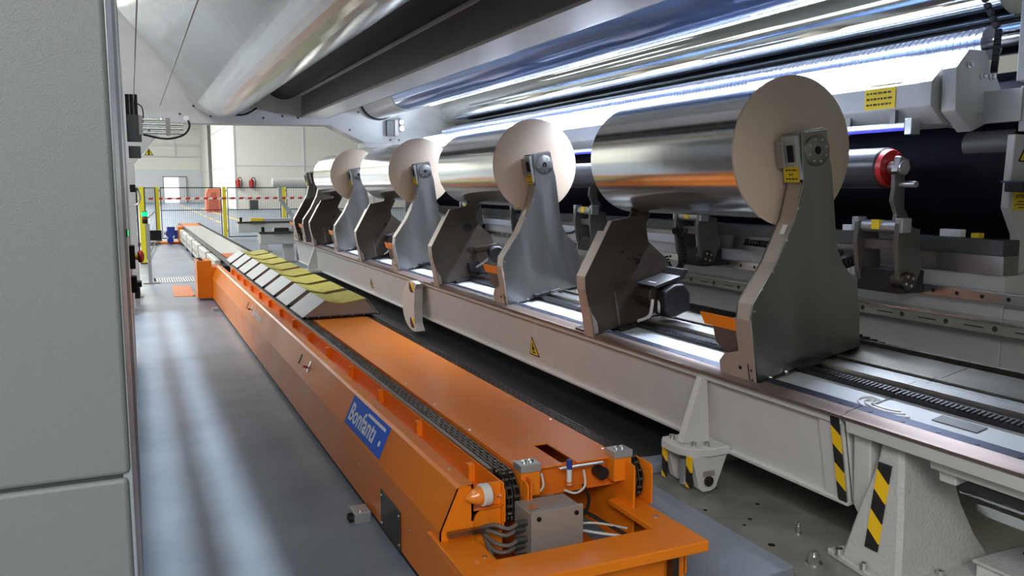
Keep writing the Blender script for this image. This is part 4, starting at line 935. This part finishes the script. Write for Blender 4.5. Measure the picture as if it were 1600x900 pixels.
# cradles
def make_cradle(y, label):
    t = thing('roll_cradle', label, 'cradle', (0, y, .511), group='v-topped roll cradles in a row on the conveyor chains')
    b_ = .0; h = .105
    base = [(1.365, 0), (2.07, 0)]; 
    pr_ = [(1.365, .012), (1.565, .155), (1.585, .155), (1.725, .125), (1.94, .158), (1.955, .155), (2.07, .012)]
    m = M(); m.sheet([(1.365, .012), (1.565, .155), (1.575, .155)], 0.0, .68, -.006); m.build('left_slope', CRAD, t)
    m = M(); m.sheet([(1.945, .155), (1.955, .155), (2.07, .012)], 0.0, .68, -.006); m.build('right_slope', CRAD, t)
    m = M(); m.sheet([(1.572, .155), (1.725, .125), (1.948, .158)], 0.0, .68, -.010); m.build('v_pad', PADY, t)
    for yy in (.012, .66):
        m = M(); m.prism([(1.372, .012), (1.567, .150), (1.575, .150), (1.725, .117), (1.945, .150), (2.063, .012)], yy, yy + .008); m.build('end_plate', CRADE, t)
    m = M(); m.box(1.36, 2.08, -.01, .02, .0, .012); m.box(1.36, 2.08, .665, .69, .0, .012); m.box(1.362, 1.39, -.01, .69, .0, .012); m.box(2.05, 2.078, -.01, .69, .0, .012); m.build('base_frame', BLKM, t, bevel=.002)
    m = M()
    for k in range(7): m.rev((1.40 + k * .105, -.01, .006), (0, -1, 0), [(0, .005), (.003, .005), (.003, 0)], 8)
    m.bolt((2.055, -.01, .012), (0, 0, 1), .008, .008); m.build('screws', BOLT, t)
    return t
lb = ['grey cradle with yellow v-pad on the conveyor, nearest the camera', 'grey cradle with yellow v-pad, second from the near end', 'grey cradle with yellow v-pad, third from the near end', 'grey cradle with yellow v-pad, fourth from the near end',
      'grey cradle with yellow v-pad, fifth from the near end', 'grey cradle with yellow v-pad, sixth from the near end', 'grey cradle with yellow v-pad, seventh from the near end', 'grey cradle with yellow v-pad, farthest along the conveyor']
c0 = make_cradle(7.58, lb[0])
for k in range(1, 8): dup(c0, (0, 7.58 + k * .86, .511), lb[k])

# white transfer conveyor beyond
t = thing('transfer_conveyor', 'cream-topped conveyor line continuing behind the orange one to the fence', 'conveyor', (0, 0, 0))
M().box(1.45, 1.95, 16.0, 27.6, .47, .498).build('top_plate', CONV, t, bevel=.004)
M().box(1.45, 1.95, 14.5, 16.0, .47, .494).build('near_plate', ORD, t); M().box(1.45, 1.95, 27.6, 29.9, .47, .494).build('far_plate', OR, t)
M().box(1.37, 1.385, 13.8, 29.9, .44, .503).build('left_rail', STD, t); M().box(2.02, 2.035, 13.8, 29.9, .44, .503).build('right_rail', STD, t)
M().box(1.40, 1.43, 13.8, 29.9, .47, .49).build('left_chain', BLKM, t); M().box(1.97, 2.0, 13.8, 29.9, .47, .49).build('right_chain', BLKM, t)
for k in range(6):
    y = 15.2 + k * 2.1
    M().box(1.26, 1.365, y, y + 1.7, .10, .44).build('side_panel', mat('cream_panel', (.70, .70, .62), .5) if 'cream_panel' not in bpy.data.materials else bpy.data.materials['cream_panel'], t, bevel=.02)
    M().box(1.28, 1.95, y + .2, y + .3, .0, .12).build('foot', STD, t)
m = M()
for k in range(6):
    y = 15.2 + k * 2.1
    for q in (.4, .9, 1.4): m.box(1.255, 1.261, y + q, y + q + .12, .2, .27)
m.build('panel_slots', DGREY, t)
M().box(1.22, 1.36, 26.6, 27.6, .06, .52).build('drive_housing', OR, t, bevel=.01)
M().box(.6, 1.3, 26.9, 27.4, .0, .06).build('drive_base', OR, t, bevel=.01)
t = thing('geared_motor', 'dark blue geared motor mounted on the far conveyor drive', 'motor', (1.02, 26.7, .06))
M().cyl((-.02, 0, .26), (-.02, .25, .26), .12).build('gearbox', BLUEM, t); M().cyl((-.02, 0, .06), (-.02, .3, .06 + .05), .09).build('motor_body', BLUEM, t)
M().box(-.1, .12, .02, .2, .30, .46).build('terminal_box', BLUEM, t, bevel=.01); M().cyl((-.2, .1, .28), (-.1, .1, .28), .06).build('fan_cover', BOLT, t); M().box(.1, .2, .05, .2, .1, .35).build('flange', BLUEM, t)
t = thing('hose_bundle', 'brown rusty hoses lying on the floor left of the far drive', 'hoses', (0, 0, 0))
m = M(); m.tube([(-.1, 26.2, .05), (.2, 26.4, .06), (.4, 26.3, .05), (.7, 26.6, .06)], .04); m.tube([(-.1, 26.4, .05), (.3, 26.6, .05), (.7, 26.8, .06)], .04); m.build('hose', mat('brown_hose', (.28, .2, .15), .5), t)

# stack light post, grate
t = thing('signal_post', 'slim grey post with a glowing green signal lamp by the left column', 'signal post', (.24, 16.0, 0))
M().box(-.03, .03, -.03, .03, 0, 1.06).build('post', ALU, t, bevel=.004); M().box(-.12, .16, -.08, .08, 0, .02).build('base_plate', BOX, t)
M().cyl((-.04, 0, 1.06), (-.04, 0, 1.13), .045).build('black_section', BLK, t); M().cyl((-.04, 0, 1.13), (-.04, 0, 1.19), .043).build('amber_section', mat('dark_red_lens', (.25, .05, .03), .3), t)
M().cyl((-.04, 0, 1.19), (-.04, 0, 1.26), .05).build('green_lamp', GRN, t); M().cyl((-.04, 0, 1.26), (-.04, 0, 1.275), .048).build('cap', BLK, t)
M().box(.03, .22, -.06, .06, .76, .94).build('control_box', BLK, t, bevel=.01)
t = thing('floor_grate', 'white slotted drain grating in the floor past the signal post', 'floor grating', (.31, 15.95, 0))
M().box(0, .72, 0, .03, 0, .012).box(0, .72, .77, .8, 0, .012).box(0, .02, 0, .8, 0, .012).box(.70, .72, 0, .8, 0, .012).build('frame', WHT, t)
m = M()
for k in range(18): m.box(k * .041, k * .041 + .02, .03, .77, .0, .012)
m.build('bars', WHT, t); M().box(0, .72, 0.03, .77, 0, .003).build('tray', DGREY, t)
t = thing('floor_device', 'small black foot unit at the base of the left steel column', 'foot unit', (-.02, 12.9, 0))
M().box(-.0, .07, 0, .2, .12, .3).build('body', BLK, t, bevel=.005); M().box(.0, .06, .02, .18, 0, .12).build('foot', BOLT, t, bevel=.004)

# ================================================================== FENCE
def post(x, y, label, t_=None):
    t = thing('fence_post', label, 'fence post', (x, y, 0), group='yellow posts of the mesh fence')
    M().box(-.055, .055, -.04, .04, .02, 1.70).build('tube', YELP, t, bevel=.005); M().box(-.09, .09, -.08, .08, 0, .02).build('foot', BLK, t)
    m = M()
    for z in (.25, 1.55): m.box(.055, .075, -.02, .02, z, z + .06)
    m.build('clamp', BLK, t)
post(.20, 20.2, 'yellow fence post nearest the signal lamp post, far left')
post(.74, 28.4, 'yellow fence post at the corner left of the cream conveyor')
post(2.74, 28.5, 'yellow fence post just right of the cream conveyor end')
post(4.62, 28.5, 'yellow fence post behind the white beams at centre')
post(9.0, 28.5, 'yellow fence post far right behind the machine')
def mesh_panel(p0, p1, label, step):
    p0 = Vector((*p0, 0)); p1 = Vector((*p1, 0)); Ln = (p1 - p0).length; ang = math.atan2(p1.y - p0.y, p1.x - p0.x)
    t = thing('mesh_fence', label, 'fence panel', p0, (0, 0, ang), group='black mesh fence panels')
    M().box(0, Ln, -.012, .012, 1.66, 1.69).box(0, Ln, -.012, .012, .95, .975).box(0, Ln, -.012, .012, .07, .10).box(0, .025, -.012, .012, .07, 1.69).box(Ln - .025, Ln, -.012, .012, .07, 1.69).build('frame', BLKM, t)
    m = M()
    k = 1
    while k * step < Ln: m.box(k * step - .003, k * step + .003, -.003, .003, .1, 1.66); k += 1
    m.build('mesh_wires', DGREY, t)
mesh_panel((-.05, 20.3), (.12, 20.2), 'narrow black mesh panel left of the nearest yellow post', .05)
mesh_panel((.27, 20.5), (.68, 28.3), 'black mesh fence panel seen edge-on along the left side', .6)
mesh_panel((.83, 28.45), (2.65, 28.5), 'black mesh fence panel behind the cream conveyor', .06)
mesh_panel((2.83, 28.5), (4.53, 28.5), 'black mesh fence panel with tape between the middle yellow posts', .06)
mesh_panel((4.71, 28.5), (8.9, 28.5), 'black mesh fence panel behind the far roll supports', .08)
t = thing('barrier_tape', 'red and white striped barrier tape stretched along the fence', 'barrier tape', (-.05, 28.38, 1.33))
mt = stripes('barrier_tape_print', (.82, .80, .78), (.62, .03, .02), 4.2, (0, math.radians(62), 0))
M().box(0, 7.5, -.002, .002, -.03, .04).build('tape', mt, t)

# far beams on foot
for k, (y, x0, z, lb) in enumerate(((19.2, 2.58, .70, 'grey steel cross beam on a short foot, nearer of the two beyond the cradles'), (22.6, 2.50, .80, 'white steel cross beam with a yellow clamp, farther of the two'))):
    t = thing('cross_conveyor_beam', lb, 'beam', (x0, y, 0))
    M().box(0, 4.2, 0, .5, z - .28, z - .04).build('beam_body', WH, t, bevel=.01); M().box(-.02, 4.2, -.02, .2, z - .04, z).build('top_rail', STD, t)
    M().box(.32, 4.2, .0, .4, z + .0, z + .07).build('upper_rail', ALU, t)
    M().box(.52, .74, .1, .35, 0, z - .28).build('foot', WH, t, bevel=.006); M().box(.44, .84, .0, .4, 0, .025).build('foot_plate', BOX, t)
    M().box(3.3, 3.52, .1, .35, 0, z - .28).build('foot', WH, t, bevel=.006)
    M().cyl((.07, .1, z), (.07, .1, z + .11), .035).build('stop_pin', BLK, t)
    c_ = M().box(.30, .62, -.04, .14, z, z + .09).build('clamp', BLKM if k == 0 else YEL, t, bevel=.01)
    M().box(.28, .66, -.06, .16, z - .05, z + .012).build('clamp_base', DGREY, t)
# white tube with arm far behind
t = thing('idle_tube', 'thick white tube with a slanting arm left of the farthest support', 'tube', (2.98, 20.0, 1.80))
M().rev((0, 0, 0), (1, 0, 0), [(0, .05), (.02, .105), (1.6, .105), (1.6, .05)], 28).build('tube', CONV, t)
M().box(.14, .22, -.05, .05, -.4, -.08).build('bracket', ALU, t); m = M(); m.prism([(.14, -.4), (.22, -.36), (.62, -.98), (.53, -.98)], -.04, .04); m.build('slanted_arm', ALU, t)
M().box(.5, .66, -.06, .06, -1.8, -.95).build('post', ALU, t)
# far hall objects
t = thing('orange_booth', 'rusty orange curtained booth behind the fence in the far hall', 'booth', (4.6, 60, 0))
m = M(); m.prism([(0, 0), (1.0, 0), (1.0, 1.6), (.15, 1.6), (0, 1.2)], 0, 1.2); m.build('body', mat('terracotta_sheet', (.55, .16, .09), .6), t, bevel=.02)
M().prism([(.15, .0), (.15, .7), (.35, 1.3), (.6, 1.35), (.75, .7), (.75, 0)], -.03, .0).build('curtain', mat('dark_terracotta', (.38, .09, .05), .7), t)
for x, lb in ((7.0, 'red fire extinguisher hanging left on the far wall'), (8.0, 'red fire extinguisher hanging right on the far wall')):
    t = thing('fire_extinguisher', lb, 'fire extinguisher', (x + .45, 66.6, 1.6))
    M().rev((0, 0, 0), (0, 0, 1), [(0, .1), (.03, .14), (.6, .14), (.7, .06), (.75, .05)], 16).build('cylinder', RED, t); M().tube([(0, 0, .75), (.2, 0, .8), (.3, 0, .4), (.2, -.1, .0)], .03).build('hose', BLK, t); M().box(-.15, .15, .14, .4, .1, .6).build('bracket', BLK, t)
t = thing('storage_bin', 'small grey bin standing by the far hall wall', 'bin', (8.4, 65.5, 0))
M().box(-.3, .3, -.3, .3, 0, .7).build('body', DGREY, t, bevel=.02); M().box(-.33, .33, -.33, .33, .7, .76).build('lid', BOX, t)

# ================================================================== LIGHT
def area(name, loc, size, sy, e, col=(1, 1, 1), rot=(0, 0, 0), spread=180):
    l = bpy.data.lights.new(name, 'AREA'); l.shape = 'RECTANGLE'; l.size = size; l.size_y = sy; l.energy = e; l.color = col; l.spread = math.radians(spread)
    o = bpy.data.objects.new(name, l); COL.objects.link(o); o.location = loc; o.rotation_euler = rot; return o
area('hall_light', (-5, 60, 10.4), 10, 56, 11500, (1, .985, .95))
area('hall_light', (-7.5, 8, 10), 7, 24, 2200, (.97, .98, 1))
area('machine_led', (4.55, 8.6, 3.06), .07, 9.5, 780, (.74, .83, 1), spread=120)
ENT = area('entry_light', (-2.0, -4.2, 4.8), 4, 2.2, 300, (1, .96, .91)); ENT.rotation_euler = (Vector((1.6, 4.5, .6)) - Vector((-2.0, -4.2, 4.8))).to_track_quat('-Z', 'Y').to_euler()
for yy in SEG: area('beam_top_led', (4.545, yy + .45, 2.53), .04, .9, 34, (.70, .80, 1), (0, math.radians(140), 0), 150)
# line lights added to throw bright streaks on the walkway floor
for x, z, w_, e, lb in ((.09, 2.80, .012, 5.5, 'slim line luminaire above the walkway, nearest the cabinet side'), (.42, 2.80, .012, 5, 'slim line luminaire above the walkway, nearest the film roller')):
    t = thing('line_luminaire', lb, 'light fitting', (x, 2.5, z))
    M().box(-.005, .005, 0, 10, .001, .006).build('housing', BOX, t)
    area('line_led', (x, 7.5, z), w_, 9.8, e, (.85, .92, 1), spread=7)

w = bpy.data.worlds.new('world'); sc.world = w; w.use_nodes = True
w.node_tree.nodes['Background'].inputs[0].default_value = (.9, .95, 1, 1); w.node_tree.nodes['Background'].inputs[1].default_value = .5

# ================================================================== CAMERA
F = 1300.; VX, VY = 204., 292.
pit = math.atan((450 - VY) / F); yaw = math.atan((800 - VX) * math.cos(pit) / F)
cd = bpy.data.cameras.new('camera'); cam = bpy.data.objects.new('camera', cd); COL.objects.link(cam)
cd.sensor_width = 36; cd.lens = F / 1600 * 36; cd.clip_start = .05; cd.clip_end = 300
cam.location = (0, 0, 1.7); cam.rotation_euler = (PI / 2 - pit, 0, -yaw)
sc.camera = cam
sc.view_settings.view_transform = 'Standard'; sc.view_settings.look = 'None'; sc.view_settings.gamma = 1; sc.view_settings.exposure = .22
sc.view_settings.use_curve_mapping = False
